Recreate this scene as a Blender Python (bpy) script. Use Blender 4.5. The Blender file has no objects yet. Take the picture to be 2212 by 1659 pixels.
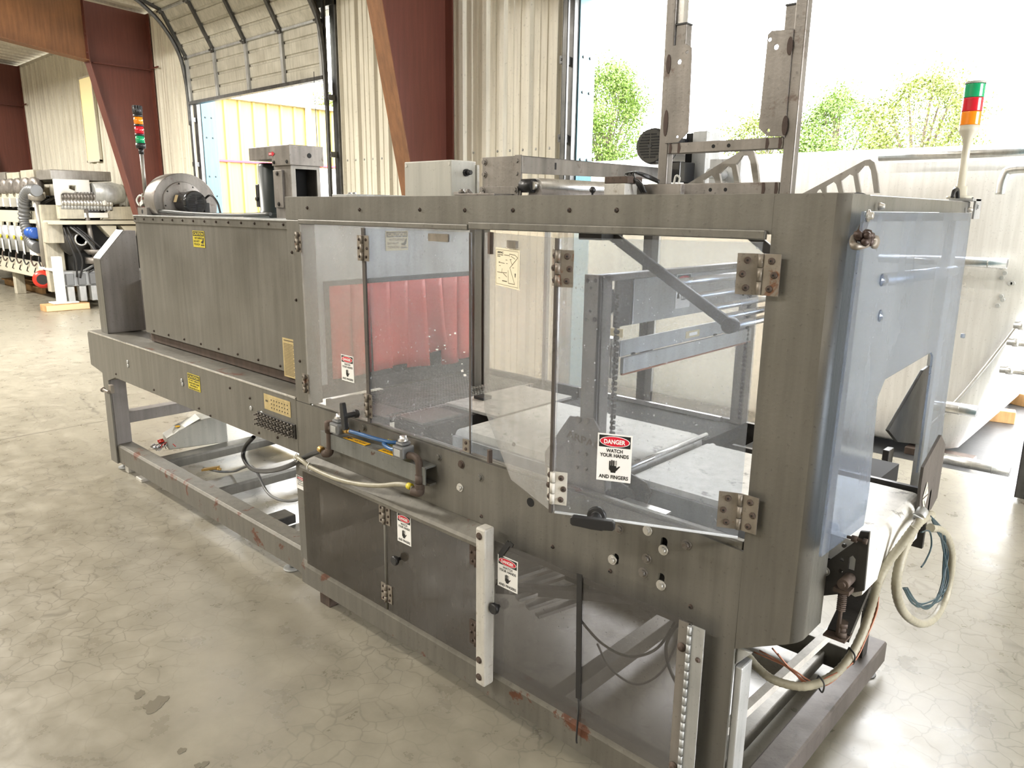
import bpy, bmesh, math, random
from mathutils import Vector, Matrix
from mathutils.geometry import tessellate_polygon
random.seed(7)
S = bpy.context.scene
COL = S.collection

# ------------------------------------------------------------------ camera
YAW, PITCH, ROLL, FPX = -0.74660189, 0.22858862, -0.01170446, 1613.59
CAM = Vector((0.545, -1.558, 1.6))
_f = Vector((math.sin(YAW)*math.cos(PITCH), math.cos(YAW)*math.cos(PITCH), -math.sin(PITCH)))
_r = Vector((math.cos(YAW), -math.sin(YAW), 0))
_d = _f.cross(_r)
if _d.z > 0: _d = -_d
RIGHT = math.cos(ROLL)*_r + math.sin(ROLL)*_d
DOWN = -math.sin(ROLL)*_r + math.cos(ROLL)*_d
FWD = _f
cd = bpy.data.cameras.new('camera'); cam = bpy.data.objects.new('camera', cd); COL.objects.link(cam)
cd.sensor_width = 36; cd.lens = FPX/2212*36; cd.clip_start = 0.02; cd.clip_end = 500
m3 = Matrix((RIGHT, -DOWN, -FWD)).transposed()
cam.matrix_world = Matrix.Translation(CAM) @ m3.to_4x4()
S.camera = cam

def U(px, py, **k):
    """surveyed point of the photograph (2212x1659) on a known plane X=, Y= or Z="""
    d = RIGHT*((px-1106)/FPX) + DOWN*((py-829.5)/FPX) + FWD
    (a, v), = k.items(); i = 'XYZ'.index(a)
    return CAM + d*((v-CAM[i])/d[i])

# ------------------------------------------------------------------ light
W = bpy.data.worlds.new('sky'); S.world = W; W.use_nodes = True
bg = W.node_tree.nodes['Background']
bg.inputs[0].default_value = (0.985, 0.99, 1.0, 1); bg.inputs[1].default_value = 22.0
S.view_settings.view_transform = 'Standard'; S.view_settings.look = 'None'
S.view_settings.exposure = 0.0; S.view_settings.gamma = 1; S.view_settings.use_curve_mapping = False

def area(name, loc, rot, sx, sy, power, color=(1, 1, 1)):
    l = bpy.data.lights.new(name, 'AREA'); l.shape = 'RECTANGLE'; l.size = sx; l.size_y = sy
    l.energy = power; l.color = color
    o = bpy.data.objects.new(name, l); COL.objects.link(o); o.location = loc; o.rotation_euler = rot
    return o
WARM = (1.0, 0.95, 0.86)
for i, (x, y, p) in enumerate([(-8.5, -1.8, 950), (-2.5, -5.0, 330), (2.0, -3.2, 60), (-15, -1.5, 900), (-8.5, -7.0, 600)]):
    area('ceiling_lamp', (x, y, 4.75), (0, 0, 0), 2.4, 0.5, p, WARM)
S.cycles.max_bounces = 8; S.cycles.transparent_max_bounces = 16
S.cycles.diffuse_bounces = 4; S.cycles.glossy_bounces = 4; S.cycles.transmission_bounces = 4
S.cycles.sample_clamp_indirect = 6.0
S.cycles.use_denoising = True
try: S.cycles.denoiser = 'OPENIMAGEDENOISE'
except Exception: pass
S.cycles.caustics_reflective = False; S.cycles.caustics_refractive = False

# ------------------------------------------------------------------ mesh helpers
class MB:
    def __init__(s): s.bm = bmesh.new(); s.mi = 0
    def _faces(s, n0):
        s.bm.faces.ensure_lookup_table()
        for f in s.bm.faces[n0:]: f.material_index = s.mi
    def m(s, i): s.mi = i; return s
    def poly(s, pts):
        vs = [s.bm.verts.new(p) for p in pts]
        f = s.bm.faces.new(vs); f.material_index = s.mi; return s
    def hexa(s, p):      # 8 points, bottom ring then top ring
        v = [s.bm.verts.new(q) for q in p]
        for a in ((3,2,1,0),(4,5,6,7),(0,1,5,4),(1,2,6,5),(2,3,7,6),(3,0,4,7)):
            f = s.bm.faces.new([v[i] for i in a]); f.material_index = s.mi
        return s
    def box(s, x0, x1, y0, y1, z0, z1):
        return s.hexa([(x0,y0,z0),(x1,y0,z0),(x1,y1,z0),(x0,y1,z0),(x0,y0,z1),(x1,y0,z1),(x1,y1,z1),(x0,y1,z1)])
    def obox(s, c, ax, ay, az):   # centre and three half vectors
        c, ax, ay, az = map(Vector, (c, ax, ay, az))
        return s.hexa([c-ax-ay-az, c+ax-ay-az, c+ax+ay-az, c-ax+ay-az, c-ax-ay+az, c+ax-ay+az, c+ax+ay+az, c-ax+ay+az])
    def bar(s, p, q, w, h, up=(0,0,1)):
        p, q = Vector(p), Vector(q); d = (q-p); u = Vector(up)
        if abs(d.normalized().dot(u)) > .98: u = Vector((0,1,0))
        sd = d.cross(u).normalized(); u2 = sd.cross(d).normalized()
        return s.obox((p+q)/2, d/2, sd*w/2, u2*h/2)
    def prism(s, poly, axis, a0, a1, holes=()):
        def P(t, a):
            if axis == 'y': return Vector((t[0], a, t[1]))
            if axis == 'x': return Vector((a, t[0], t[1]))
            return Vector((t[0], t[1], a))
        rings = [list(poly)] + [list(h) for h in holes]
        flat = [t for r in rings for t in r]
        tri = tessellate_polygon([[Vector((t[0], t[1], 0)) for t in r] for r in rings])
        A = [s.bm.verts.new(P(t, a0)) for t in flat]; B = [s.bm.verts.new(P(t, a1)) for t in flat]
        for t in tri:
            for V in ([A[i] for i in t], [B[i] for i in reversed(t)]):
                try: f = s.bm.faces.new(V); f.material_index = s.mi
                except ValueError: pass
        k = 0
        for r in rings:
            n = len(r)
            for i in range(n):
                f = s.bm.faces.new([A[k+i], A[k+(i+1) % n], B[k+(i+1) % n], B[k+i]]); f.material_index = s.mi
            k += n
        return s
    def cyl(s, p, q, r, n=14, r2=None, caps=True):
        p, q = Vector(p), Vector(q); d = (q-p).normalized()
        u = d.orthogonal().normalized(); v = d.cross(u); r2 = r if r2 is None else r2
        A = []; B = []
        for i in range(n):
            t = 2*math.pi*i/n; e = u*math.cos(t)+v*math.sin(t)
            A.append(s.bm.verts.new(p+e*r)); B.append(s.bm.verts.new(q+e*r2))
        for i in range(n):
            f = s.bm.faces.new([A[i], A[(i+1) % n], B[(i+1) % n], B[i]]); f.material_index = s.mi; f.smooth = True
        if caps:
            for ring in (A[::-1], B):
                f = s.bm.faces.new(ring); f.material_index = s.mi
        return s
    def hexbolt(s, p, nrm, r=.009, h=.007, washer=True):
        p, nrm = Vector(p), Vector(nrm).normalized()
        if washer: s.cyl(p-nrm*.002, p+nrm*.0022, r*1.45, 16)
        s.cyl(p, p+nrm*h, r, 6); s.cyl(p+nrm*h, p+nrm*(h+.0012), r*.8, 12)
        return s
    def rivet(s, p, nrm, r=.004, h=.003):
        p, nrm = Vector(p), Vector(nrm).normalized()
        s.cyl(p-nrm*.001, p+nrm*h*.5, r, 8, r*.95, caps=False); s.cyl(p+nrm*h*.5, p+nrm*h, r*.95, 8, r*.5)
        return s
    def tube(s, pts, r, n=8, sm=True, sub=6, closed=False):
        pts = [Vector(p) for p in pts]
        if sm and len(pts) > 2: pts = smooth(pts, sub)
        rs = r if callable(r) else (lambda t: r)
        rings = []; u = None
        for i, p in enumerate(pts):
            a = pts[max(i-1, 0)]; b = pts[min(i+1, len(pts)-1)]; d = (b-a).normalized()
            if u is None: u = d.orthogonal().normalized()
            u = (u - d*u.dot(d)).normalized(); v = d.cross(u); rr = rs(i/(len(pts)-1))
            rings.append([s.bm.verts.new(p+(u*math.cos(2*math.pi*k/n)+v*math.sin(2*math.pi*k/n))*rr) for k in range(n)])
        for A, B in zip(rings, rings[1:]):
            for k in range(n):
                f = s.bm.faces.new([A[k], A[(k+1) % n], B[(k+1) % n], B[k]]); f.material_index = s.mi; f.smooth = True
        for ring in (rings[0][::-1], rings[-1]):
            f = s.bm.faces.new(ring); f.material_index = s.mi
        return s
    def lathe(s, base, axis, prof, n=24):
        base = Vector(base); d = Vector(axis).normalized(); u = d.orthogonal().normalized(); v = d.cross(u)
        rings = []
        for r, h in prof:
            rings.append([s.bm.verts.new(base+d*h+(u*math.cos(2*math.pi*k/n)+v*math.sin(2*math.pi*k/n))*max(r, 1e-4)) for k in range(n)])
        for A, B in zip(rings, rings[1:]):
            for k in range(n):
                f = s.bm.faces.new([A[k], A[(k+1) % n], B[(k+1) % n], B[k]]); f.material_index = s.mi; f.smooth = True
        for ring in (rings[0][::-1], rings[-1]):
            f = s.bm.faces.new(ring); f.material_index = s.mi
        return s

def smooth(pts, sub):
    out = []; n = len(pts)
    for i in range(n-1):
        p0 = pts[max(i-1, 0)]; p1 = pts[i]; p2 = pts[i+1]; p3 = pts[min(i+2, n-1)]
        for k in range(sub):
            t = k/sub
            out.append(.5*((2*p1)+(p2-p0)*t+(2*p0-5*p1+4*p2-p3)*t*t+(3*p1-p0-3*p2+p3)*t**3))
    out.append(pts[-1]); return out

def obj(name, mb, mat, parent=None, bevel=0, seg=2, kind=None, label=None, norm=True):
    me = bpy.data.meshes.new(name)
    if norm: bmesh.ops.recalc_face_normals(mb.bm, faces=mb.bm.faces[:])
    mb.bm.to_mesh(me); mb.bm.free()
    for mm in (mat if isinstance(mat, (list, tuple)) else [mat]): me.materials.append(mm)
    o = bpy.data.objects.new(name, me); COL.objects.link(o)
    if parent is not None:
        o.parent = parent
        base = parent.get('_base'); base = Vector(base) if base is not None else Vector()
        me.transform(Matrix.Translation(-base)); o['_base'] = tuple(base)
    if bevel:
        b = o.modifiers.new('bevel', 'BEVEL'); b.width = bevel; b.segments = seg; b.limit_method = 'ANGLE'; b.angle_limit = math.radians(40)
    if kind: o['kind'] = kind
    if label: o['label'] = label
    return o
def thing(name, label, cat, base, group=None):
    o = bpy.data.objects.new(name, None); COL.objects.link(o); o.empty_display_size = .1
    o.location = base; o['_base'] = tuple(base); o['label'] = label; o['category'] = cat
    if group: o['group'] = group
    return o
def tag(o, label, cat, group=None):
    o['label'] = label; o['category'] = cat
    if group: o['group'] = group
    return o
def group_empty(name, base=(0,0,0)):
    o = bpy.data.objects.new(name, None); COL.objects.link(o); o.location = base; o['_base'] = tuple(base); o['kind'] = 'structure'
    return o
def copy_part(src, parent, dloc=(0,0,0), rot=None, name=None):
    o = src.copy(); COL.objects.link(o); o.parent = parent; o.location = src.location + Vector(dloc)
    if rot is not None: o.rotation_euler = rot
    return o

# ------------------------------------------------------------------ flat lettering
_txt = {}
def text_geo(s, bold=0.0):
    k = (s, bold)
    if k in _txt: return _txt[k]
    cu = bpy.data.curves.new('lettering', 'FONT'); cu.body = s; cu.size = 1; cu.resolution_u = 3; cu.offset = bold
    o = bpy.data.objects.new('lettering', cu); me = bpy.data.meshes.new_from_object(o)
    vs = [tuple(v.co) for v in me.vertices]; fs = [tuple(p.vertices) for p in me.polygons]
    bpy.data.objects.remove(o); bpy.data.curves.remove(cu); bpy.data.meshes.remove(me)
    xs = [v[0] for v in vs] or [0]; ys = [v[1] for v in vs] or [0]
    _txt[k] = (vs, fs, min(xs), max(xs), min(ys), max(ys)); return _txt[k]

class Decal:
    """thin printed sheet: u right, v up, in metres; layers stacked outward"""
    def __init__(s, O, u, v, base=0.0012):
        s.O = Vector(O); s.u = Vector(u).normalized(); s.v = Vector(v).normalized(); s.n = s.u.cross(s.v).normalized()
        s.mb = MB(); s.b = base; s.mats = []
    def _m(s, mat):
        if mat not in s.mats: s.mats.append(mat)
        s.mb.mi = s.mats.index(mat)
    def P(s, x, y, l): return s.O + s.u*x + s.v*y + s.n*(s.b + l*0.0004)
    def sheet(s, x0, y0, x1, y1, mat):
        s._m(mat); a = [s.O+s.u*x+s.v*y+s.n*1e-4 for x, y in ((x0,y0),(x1,y0),(x1,y1),(x0,y1))]
        b = [s.P(x, y, 0) for x, y in ((x0,y0),(x1,y0),(x1,y1),(x0,y1))]
        s.mb.hexa(a+b); return s
    def rect(s, x0, y0, x1, y1, mat, l=1):
        s._m(mat); s.mb.poly([s.P(x0,y0,l), s.P(x1,y0,l), s.P(x1,y1,l), s.P(x0,y1,l)]); return s
    def poly(s, pts, mat, l=1):
        s._m(mat); tri = tessellate_polygon([[Vector((x,y,0)) for x, y in pts]])
        vs = [s.mb.bm.verts.new(s.P(x,y,l)) for x, y in pts]
        for t in tri:
            f = s.mb.bm.faces.new([vs[i] for i in t]); f.material_index = s.mb.mi
        return s
    def line(s, p, q, w, mat, l=1):
        dx, dy = q[0]-p[0], q[1]-p[1]; L = math.hypot(dx, dy) or 1; nx, ny = -dy/L*w/2, dx/L*w/2
        return s.poly([(p[0]+nx,p[1]+ny),(p[0]-nx,p[1]-ny),(q[0]-nx,q[1]-ny),(q[0]+nx,q[1]+ny)], mat, l)
    def oval(s, cx, cy, rx, ry, mat, l=1, n=28):
        return s.poly([(cx+rx*math.cos(2*math.pi*i/n), cy+ry*math.sin(2*math.pi*i/n)) for i in range(n)], mat, l)
    def text(s, t, cx, y, h, mat, l=2, w=None, bold=0.02, align='c'):
        s._m(mat); vs, fs, x0, x1, y0, y1 = text_geo(t, bold)
        ky = h/max(.72, 1e-3); kx = ky if w is None else w/(x1-x0)
        ox = cx-(x0+x1)/2*kx if align == 'c' else cx-x0*kx
        V = [s.mb.bm.verts.new(s.P(ox+v[0]*kx, y+v[1]*ky, l)) for v in vs]
        for f in fs:
            try: F = s.mb.bm.faces.new([V[i] for i in f]); F.material_index = s.mb.mi
            except ValueError: pass
        return s
    def done(s, name, parent, label=None):
        for f in s.mb.bm.faces:
            f.normal_update()
            if f.normal.dot(s.n) < -.5 and len(f.verts) and max((v.co-s.O).dot(s.n) for v in f.verts) > 5e-4: f.normal_flip()
        return obj(name, s.mb, s.mats, parent, label=label, norm=False)
# ------------------------------------------------------------------ materials
def new_mat(name):
    m = bpy.data.materials.new(name); m.use_nodes = True
    return m, m.node_tree, m.node_tree.nodes['Principled BSDF']
def N(t, kind, **kw):
    n = t.nodes.new(kind)
    for k, v in kw.items():
        if k.startswith('i_'): n.inputs[k[2:].replace('_', ' ')].default_value = v
        else: setattr(n, k, v)
    return n
def c4(c): return (c[0], c[1], c[2], 1)
def plain(name, col, rough=.5, metal=0.0, emit=None, es=1.0, spec=.5, coat=0):
    m, t, b = new_mat(name)
    b.inputs['Base Color'].default_value = c4(col); b.inputs['Roughness'].default_value = rough; b.inputs['Metallic'].default_value = metal
    b.inputs['Specular IOR Level'].default_value = spec; b.inputs['Coat Weight'].default_value = coat
    if emit: b.inputs['Emission Color'].default_value = c4(emit); b.inputs['Emission Strength'].default_value = es
    return m
def coords(t, scale=(1,1,1), kind='pos'):
    if kind == 'pos': src = N(t, 'ShaderNodeNewGeometry').outputs['Position']
    else: src = N(t, 'ShaderNodeTexCoord').outputs['Object']
    mp = N(t, 'ShaderNodeMapping'); mp.inputs['Scale'].default_value = scale
    t.links.new(src, mp.inputs['Vector']); return mp.outputs[0]
def noise(t, vec, scale, detail=4, rough=.55, dist=0):
    n = N(t, 'ShaderNodeTexNoise'); n.inputs['Scale'].default_value = scale; n.inputs['Detail'].default_value = detail
    n.inputs['Roughness'].default_value = rough; n.inputs['Distortion'].default_value = dist
    t.links.new(vec, n.inputs['Vector']); return n.outputs['Fac']
def ramp(t, fac, stops):
    r = N(t, 'ShaderNodeValToRGB'); e = r.color_ramp.elements
    while len(e) > 1: e.remove(e[0])
    e[0].position = stops[0][0]; c = stops[0][1]; e[0].color = c4(c) if not isinstance(c, (int, float)) else (c, c, c, 1)
    for p, c in stops[1:]:
        q = e.new(p); q.color = c4(c) if not isinstance(c, (int, float)) else (c, c, c, 1)
    t.links.new(fac, r.inputs[0]); return r.outputs[0]
def mix(t, fac, a, b, mode='MIX'):
    n = N(t, 'ShaderNodeMix', data_type='RGBA', blend_type=mode)
    for sock, v in ((n.inputs[0], fac), (n.inputs[6], a), (n.inputs[7], b)):
        if hasattr(v, 'is_output'): t.links.new(v, sock)
        elif isinstance(v, (int, float)): sock.default_value = v
        else: sock.default_value = c4(v)
    return n.outputs[2]
def grimy(name, c1, c2, metal=.4, rough=.45, scale=6, stretch=(1,1,1), spots=None, rust=None, rust_at=.68, bump=.02, fine=90):
    """worn sheet metal: broad tone changes, vertical streaks, fine specks, optional rust patches"""
    m, t, b = new_mat(name); L = t.links
    v = coords(t); n1 = noise(t, v, scale, 5)
    vs = coords(t, (stretch[0]*22, stretch[1]*22, stretch[2]*1.5)); n2 = noise(t, vs, 1.4, 4)
    col = ramp(t, n1, [(.3, c1), (.7, c2)])
    col = mix(t, .35, col, ramp(t, n2, [(.3, [x*.72 for x in c1]), (.7, [min(1, x*1.22) for x in c2])]))
    n3 = noise(t, v, fine, 3)
    col = mix(t, ramp(t, n3, [(.62, 0.0), (.72, .45)]), col, [x*.55 for x in c1])
    if spots:
        col = mix(t, ramp(t, noise(t, v, 13, 5, .7), [(.6, 0.0), (.68, .8)]), col, spots)
    rr = ramp(t, n1, [(.2, max(.05, rough-.1)), (.8, min(1, rough+.13))])
    if rust:
        rm = ramp(t, noise(t, v, 9, 6, .65, .3), [(rust_at, 0.0), (rust_at+.035, 1.0)])
        col = mix(t, rm, col, ramp(t, noise(t, v, 40, 4), [(.3, [x*.55 for x in rust]), (.7, rust)]))
        mm = N(t, 'ShaderNodeMath', operation='MULTIPLY_ADD'); L.new(rm, mm.inputs[0]); mm.inputs[1].default_value = -metal; mm.inputs[2].default_value = metal
        L.new(mm.outputs[0], b.inputs['Metallic'])
    else: b.inputs['Metallic'].default_value = metal
    L.new(col, b.inputs['Base Color']); L.new(rr, b.inputs['Roughness'])
    if bump:
        bp = N(t, 'ShaderNodeBump'); bp.inputs['Strength'].default_value = .25; bp.inputs['Distance'].default_value = bump*.1
        L.new(n3, bp.inputs['Height']); L.new(bp.outputs[0], b.inputs['Normal'])
    return m
def clear_plastic(name, tint=(.9,.93,.97), haze=.16, haze_col=(.75,.77,.8), spec=1.0, dark=None, streak=True, scratch=.5, rough=.08, milky=(1,1,1)):
    """scuffed clear sheet: see-through, glossy, with a dusty film and white specks"""
    m, t, b = new_mat(name); L = t.links; out = t.nodes['Material Output']
    tr = N(t, 'ShaderNodeBsdfTransparent'); tr.inputs[0].default_value = c4(tint)
    df = N(t, 'ShaderNodeBsdfDiffuse'); df.inputs[0].default_value = c4(haze_col)
    tl = N(t, 'ShaderNodeBsdfTranslucent'); tl.inputs[0].default_value = c4(haze_col)
    ds = N(t, 'ShaderNodeMixShader'); ds.inputs[0].default_value = .5; L.new(df.outputs[0], ds.inputs[1]); L.new(tl.outputs[0], ds.inputs[2])
    v = coords(t); n1 = noise(t, v, 5, 6, .65)
    vs = coords(t, (9, 9, .9)); n2 = noise(t, vs, 1.6, 4)
    a = ramp(t, n1, [(.3, haze*.72), (.72, haze*1.35)])
    if streak: a = mix(t, .5, a, ramp(t, n2, [(.3, haze*.6), (.7, haze*1.45)]))
    sp = ramp(t, noise(t, v, 130, 2, .5), [(.70, 0.0), (.735, scratch)])
    msk = ramp(t, noise(t, v, 2.6, 3), [(.42, 0.0), (.6, 1.0)])
    sp = mix(t, 1.0, sp, msk, 'MULTIPLY')
    a = mix(t, 1.0, a, sp, 'ADD')
    m1 = N(t, 'ShaderNodeMixShader'); L.new(a, m1.inputs[0]); L.new(tr.outputs[0], m1.inputs[1]); L.new(ds.outputs[0], m1.inputs[2])
    gl = N(t, 'ShaderNodeBsdfGlossy'); gl.inputs['Roughness'].default_value = rough
    fr = N(t, 'ShaderNodeFresnel'); fr.inputs['IOR'].default_value = 1.5
    fm = N(t, 'ShaderNodeMath', operation='MULTIPLY'); bf = N(t, 'ShaderNodeNewGeometry'); inv = N(t, 'ShaderNodeMath', operation='MULTIPLY_ADD'); L.new(bf.outputs['Backfacing'], inv.inputs[0]); inv.inputs[1].default_value = -spec; inv.inputs[2].default_value = spec
    L.new(fr.outputs[0], fm.inputs[0]); L.new(inv.outputs[0], fm.inputs[1])
    m2 = N(t, 'ShaderNodeMixShader'); L.new(fm.outputs[0], m2.inputs[0]); L.new(m1.outputs[0], m2.inputs[1]); L.new(gl.outputs[0], m2.inputs[2])
    L.new(m2.outputs[0], out.inputs['Surface']); return m

M = {}
M['olive'] = grimy('olive_grey_steel', (.132,.126,.111), (.19,.182,.162), metal=.45, rough=.42, scale=3.2, rust=(.07,.03,.018), rust_at=.80)
M['olive_rust'] = grimy('olive_steel_rusting', (.12,.113,.097), (.172,.163,.14), metal=.3, rough=.5, scale=4, rust=(.13,.045,.02), rust_at=.60)
M['purple'] = grimy('lilac_cool_lit_steel', (.20,.185,.18), (.29,.27,.26), metal=.35, rough=.45, scale=4, rust=(.05,.035,.03), rust_at=.74)  # lilac tone stands in for cool door light on steel sides
M['steel'] = grimy('worn_bare_steel', (.15,.138,.126), (.29,.268,.246), metal=.55, rough=.42, scale=7, spots=(.12,.085,.07))
M['bright'] = grimy('bright_steel', (.48,.47,.45), (.72,.71,.68), metal=.8, rough=.3, scale=5)
M['zinc'] = grimy('dull_galvanised_steel', (.34,.35,.35), (.5,.51,.51), metal=.5, rough=.45, scale=9)
M['weld'] = grimy('heat_stained_weld', (.035,.022,.018), (.085,.055,.045), metal=.4, rough=.5, scale=20)
M['rusty'] = grimy('rusted_steel', (.058,.042,.034), (.115,.083,.066), metal=.3, rough=.7, scale=16)
M['hinge'] = grimy('tarnished_hinge', (.17,.15,.125), (.30,.265,.225), metal=.5, rough=.45, scale=26, rust=(.2,.085,.04), rust_at=.56)
M['dark'] = grimy('dark_steel', (.03,.029,.027), (.06,.056,.052), metal=.4, rough=.45, scale=10)
M['black'] = plain('black_plastic', (.016,.016,.017), .38)
M['blackgloss'] = plain('black_gloss_paint', (.012,.013,.016), .22, coat=.4)
M['rubber'] = plain('black_rubber', (.02,.02,.02), .6)
M['shadow'] = plain('painted_void_shade', (.008,.008,.008), .8)  # near-black colour standing in for shade in holes, gaps and voids
M['alu'] = grimy('cast_aluminium', (.25,.235,.21), (.36,.34,.31), metal=.45, rough=.42, scale=14)
M['whitepost'] = grimy('chalky_white_alloy', (.45,.435,.395), (.62,.60,.555), metal=.1, rough=.5, scale=11, spots=(.3,.26,.2))
M['cream'] = grimy('cream_wall_steel', (.60,.57,.48), (.70,.67,.57), metal=0, rough=.45, scale=1.2, fine=40, bump=0)
M['ivory'] = plain('ivory_machine_paint', (.56,.53,.43), .4)
M['ivory2'] = grimy('soiled_ivory_paint', (.33,.30,.24), (.54,.51,.41), metal=0, rough=.5, scale=7)
M['whitepaint'] = plain('white_paint', (.78,.78,.74), .4)
M['boxwhite'] = grimy('grey_white_enclosure', (.40,.395,.355), (.47,.465,.42), metal=0, rough=.4, scale=2, bump=0)
M['redox'] = grimy('red_oxide_primer', (.105,.030,.019), (.135,.040,.026), metal=0, rough=.55, scale=2)
M['redox_rust'] = grimy('weathered_red_oxide', (.13,.055,.022), (.27,.12,.045), metal=0, rough=.6, scale=1.6)
M['ceil'] = grimy('white_roof_sheet', (.58,.54,.46), (.72,.68,.59), metal=0, rough=.6, scale=2, bump=0)
M['doorpan'] = grimy('galvanised_door_sheet', (.36,.34,.28), (.52,.50,.43), metal=.25, rough=.5, scale=5)
M['track'] = grimy('dark_door_track', (.05,.05,.05), (.13,.13,.125), metal=.6, rough=.4, scale=12)
M['bluepaint'] = grimy('pale_blue_paint', (.045,.13,.17), (.07,.165,.205), metal=0, rough=.45, scale=4, bump=0)
M['yellowwall'] = grimy('pale_yellow_cladding', (.29,.21,.045), (.33,.245,.06), metal=0, rough=.5, scale=1, bump=0)
M['asphalt'] = grimy('wet_asphalt', (.022,.022,.022), (.05,.05,.049), metal=0, rough=.4, scale=2.5, fine=60)
M['tank'] = grimy('polished_tank_steel', (.80,.79,.765), (.86,.85,.83), metal=.25, rough=.32, scale=1.5, bump=0)
M['wood'] = grimy('raw_timber', (.36,.20,.08), (.55,.33,.15), metal=0, rough=.7, scale=8)
M['paper'] = plain('tan_label_paper', (.66,.53,.31), .6)
M['paper2'] = plain('cream_label_paper', (.80,.74,.56), .5)
M['stk_white'] = plain('sticker_white', (.88,.88,.87), .4)
M['stk_black'] = plain('sticker_black', (.010,.010,.010), .5)
M['stk_red'] = plain('sticker_red', (.62,.012,.035), .4)
M['stk_yellow'] = plain('sticker_yellow', (.58,.48,.03), .45)
M['stk_orange'] = plain('sticker_amber', (.85,.47,.01), .45)
M['stk_fade'] = plain('faded_sticker', (.56,.47,.28), .6)
M['stk_brown'] = plain('faded_print', (.10,.075,.04), .6)
M['stk_gold'] = grimy('gold_foil_label', (.42,.32,.14), (.62,.50,.26), metal=.2, rough=.45, scale=30, bump=0)
M['curtain'] = plain('coral_silicone_curtain', (.62,.095,.07), .45)
M['belt'] = grimy('white_woven_belt', (.64,.63,.59), (.78,.77,.73), metal=0, rough=.5, scale=5, spots=(.12,.11,.095))
M['mesh'] = grimy('wire_mesh_belt', (.10,.095,.09), (.26,.25,.23), metal=.6, rough=.4, scale=18)
M['hose_black'] = plain('black_hose', (.018,.018,.019), .35)
M['hose_tan'] = grimy('tan_conduit', (.27,.25,.185), (.36,.335,.26), metal=0, rough=.45, scale=8, bump=0)
M['hose_blue'] = plain('blue_air_line', (.035,.12,.30), .3)
M['copper'] = plain('copper_wire', (.30,.12,.07), .4, .3)
M['wire_teal'] = plain('dark_teal_wire', (.02,.05,.065), .4)
M['brass'] = plain('brass_fitting', (.55,.36,.12), .35, .7)
M['red_plastic'] = plain('red_plastic', (.62,.03,.015), .35)
M['blue_plastic'] = plain('blue_plastic', (.02,.09,.40), .35)
M['greymotor'] = plain('blue_grey_motor', (.035,.045,.046), .4)
M['valve'] = plain('grey_valve_casting', (.16,.165,.17), .4, .3)
M['lens_o'] = plain('amber_lens', (.95,.28,.01), .15, coat=.5)
M['lens_r'] = plain('red_lens', (.62,.012,.03), .15, coat=.5)
M['lens_g'] = plain('green_lens', (.005,.36,.14), .15, coat=.5)
M['bark'] = plain('bark', (.10,.075,.05), .8)
M['leafA'] = plain('young_leaf', (.065,.115,.006), .6)
M['leafB'] = plain('pale_leaf', (.11,.14,.018), .6)
M['foil'] = plain('crumpled_foil', (.75,.75,.77), .25, .9)
M['film_poly'] = clear_plastic('scuffed_clear_door', haze=.115, haze_col=(.72,.74,.78), scratch=.7)
M['poly_dusty'] = clear_plastic('dusty_clear_door', tint=(.92,.92,.92), haze=.27, haze_col=(.62,.61,.59), scratch=.4)
M['poly_dark'] = clear_plastic('smoky_lower_door', tint=(.50,.47,.43), haze=.62, haze_col=(.115,.103,.088), scratch=.25, spec=1.2, rough=.12)
M['poly_lower'] = clear_plastic('hazy_lower_door', tint=(.72,.71,.71), haze=.32, haze_col=(.22,.21,.20), scratch=.3, spec=1.2)
M['poly_blue'] = clear_plastic('bluish_clear_guard', tint=(.74,.80,.89), haze=.36, haze_col=(.36,.40,.47), scratch=.3, spec=1.1)
M['poly_back'] = clear_plastic('stained_rear_guard', tint=(.97,.95,.91), haze=.22, haze_col=(.82,.74,.60), scratch=.9)
M['window'] = plain('yellowed_glow_panel', (.80,.68,.36), .5, emit=(.95,.80,.42), es=.45)  # daylight coming through is put in as emission

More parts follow.
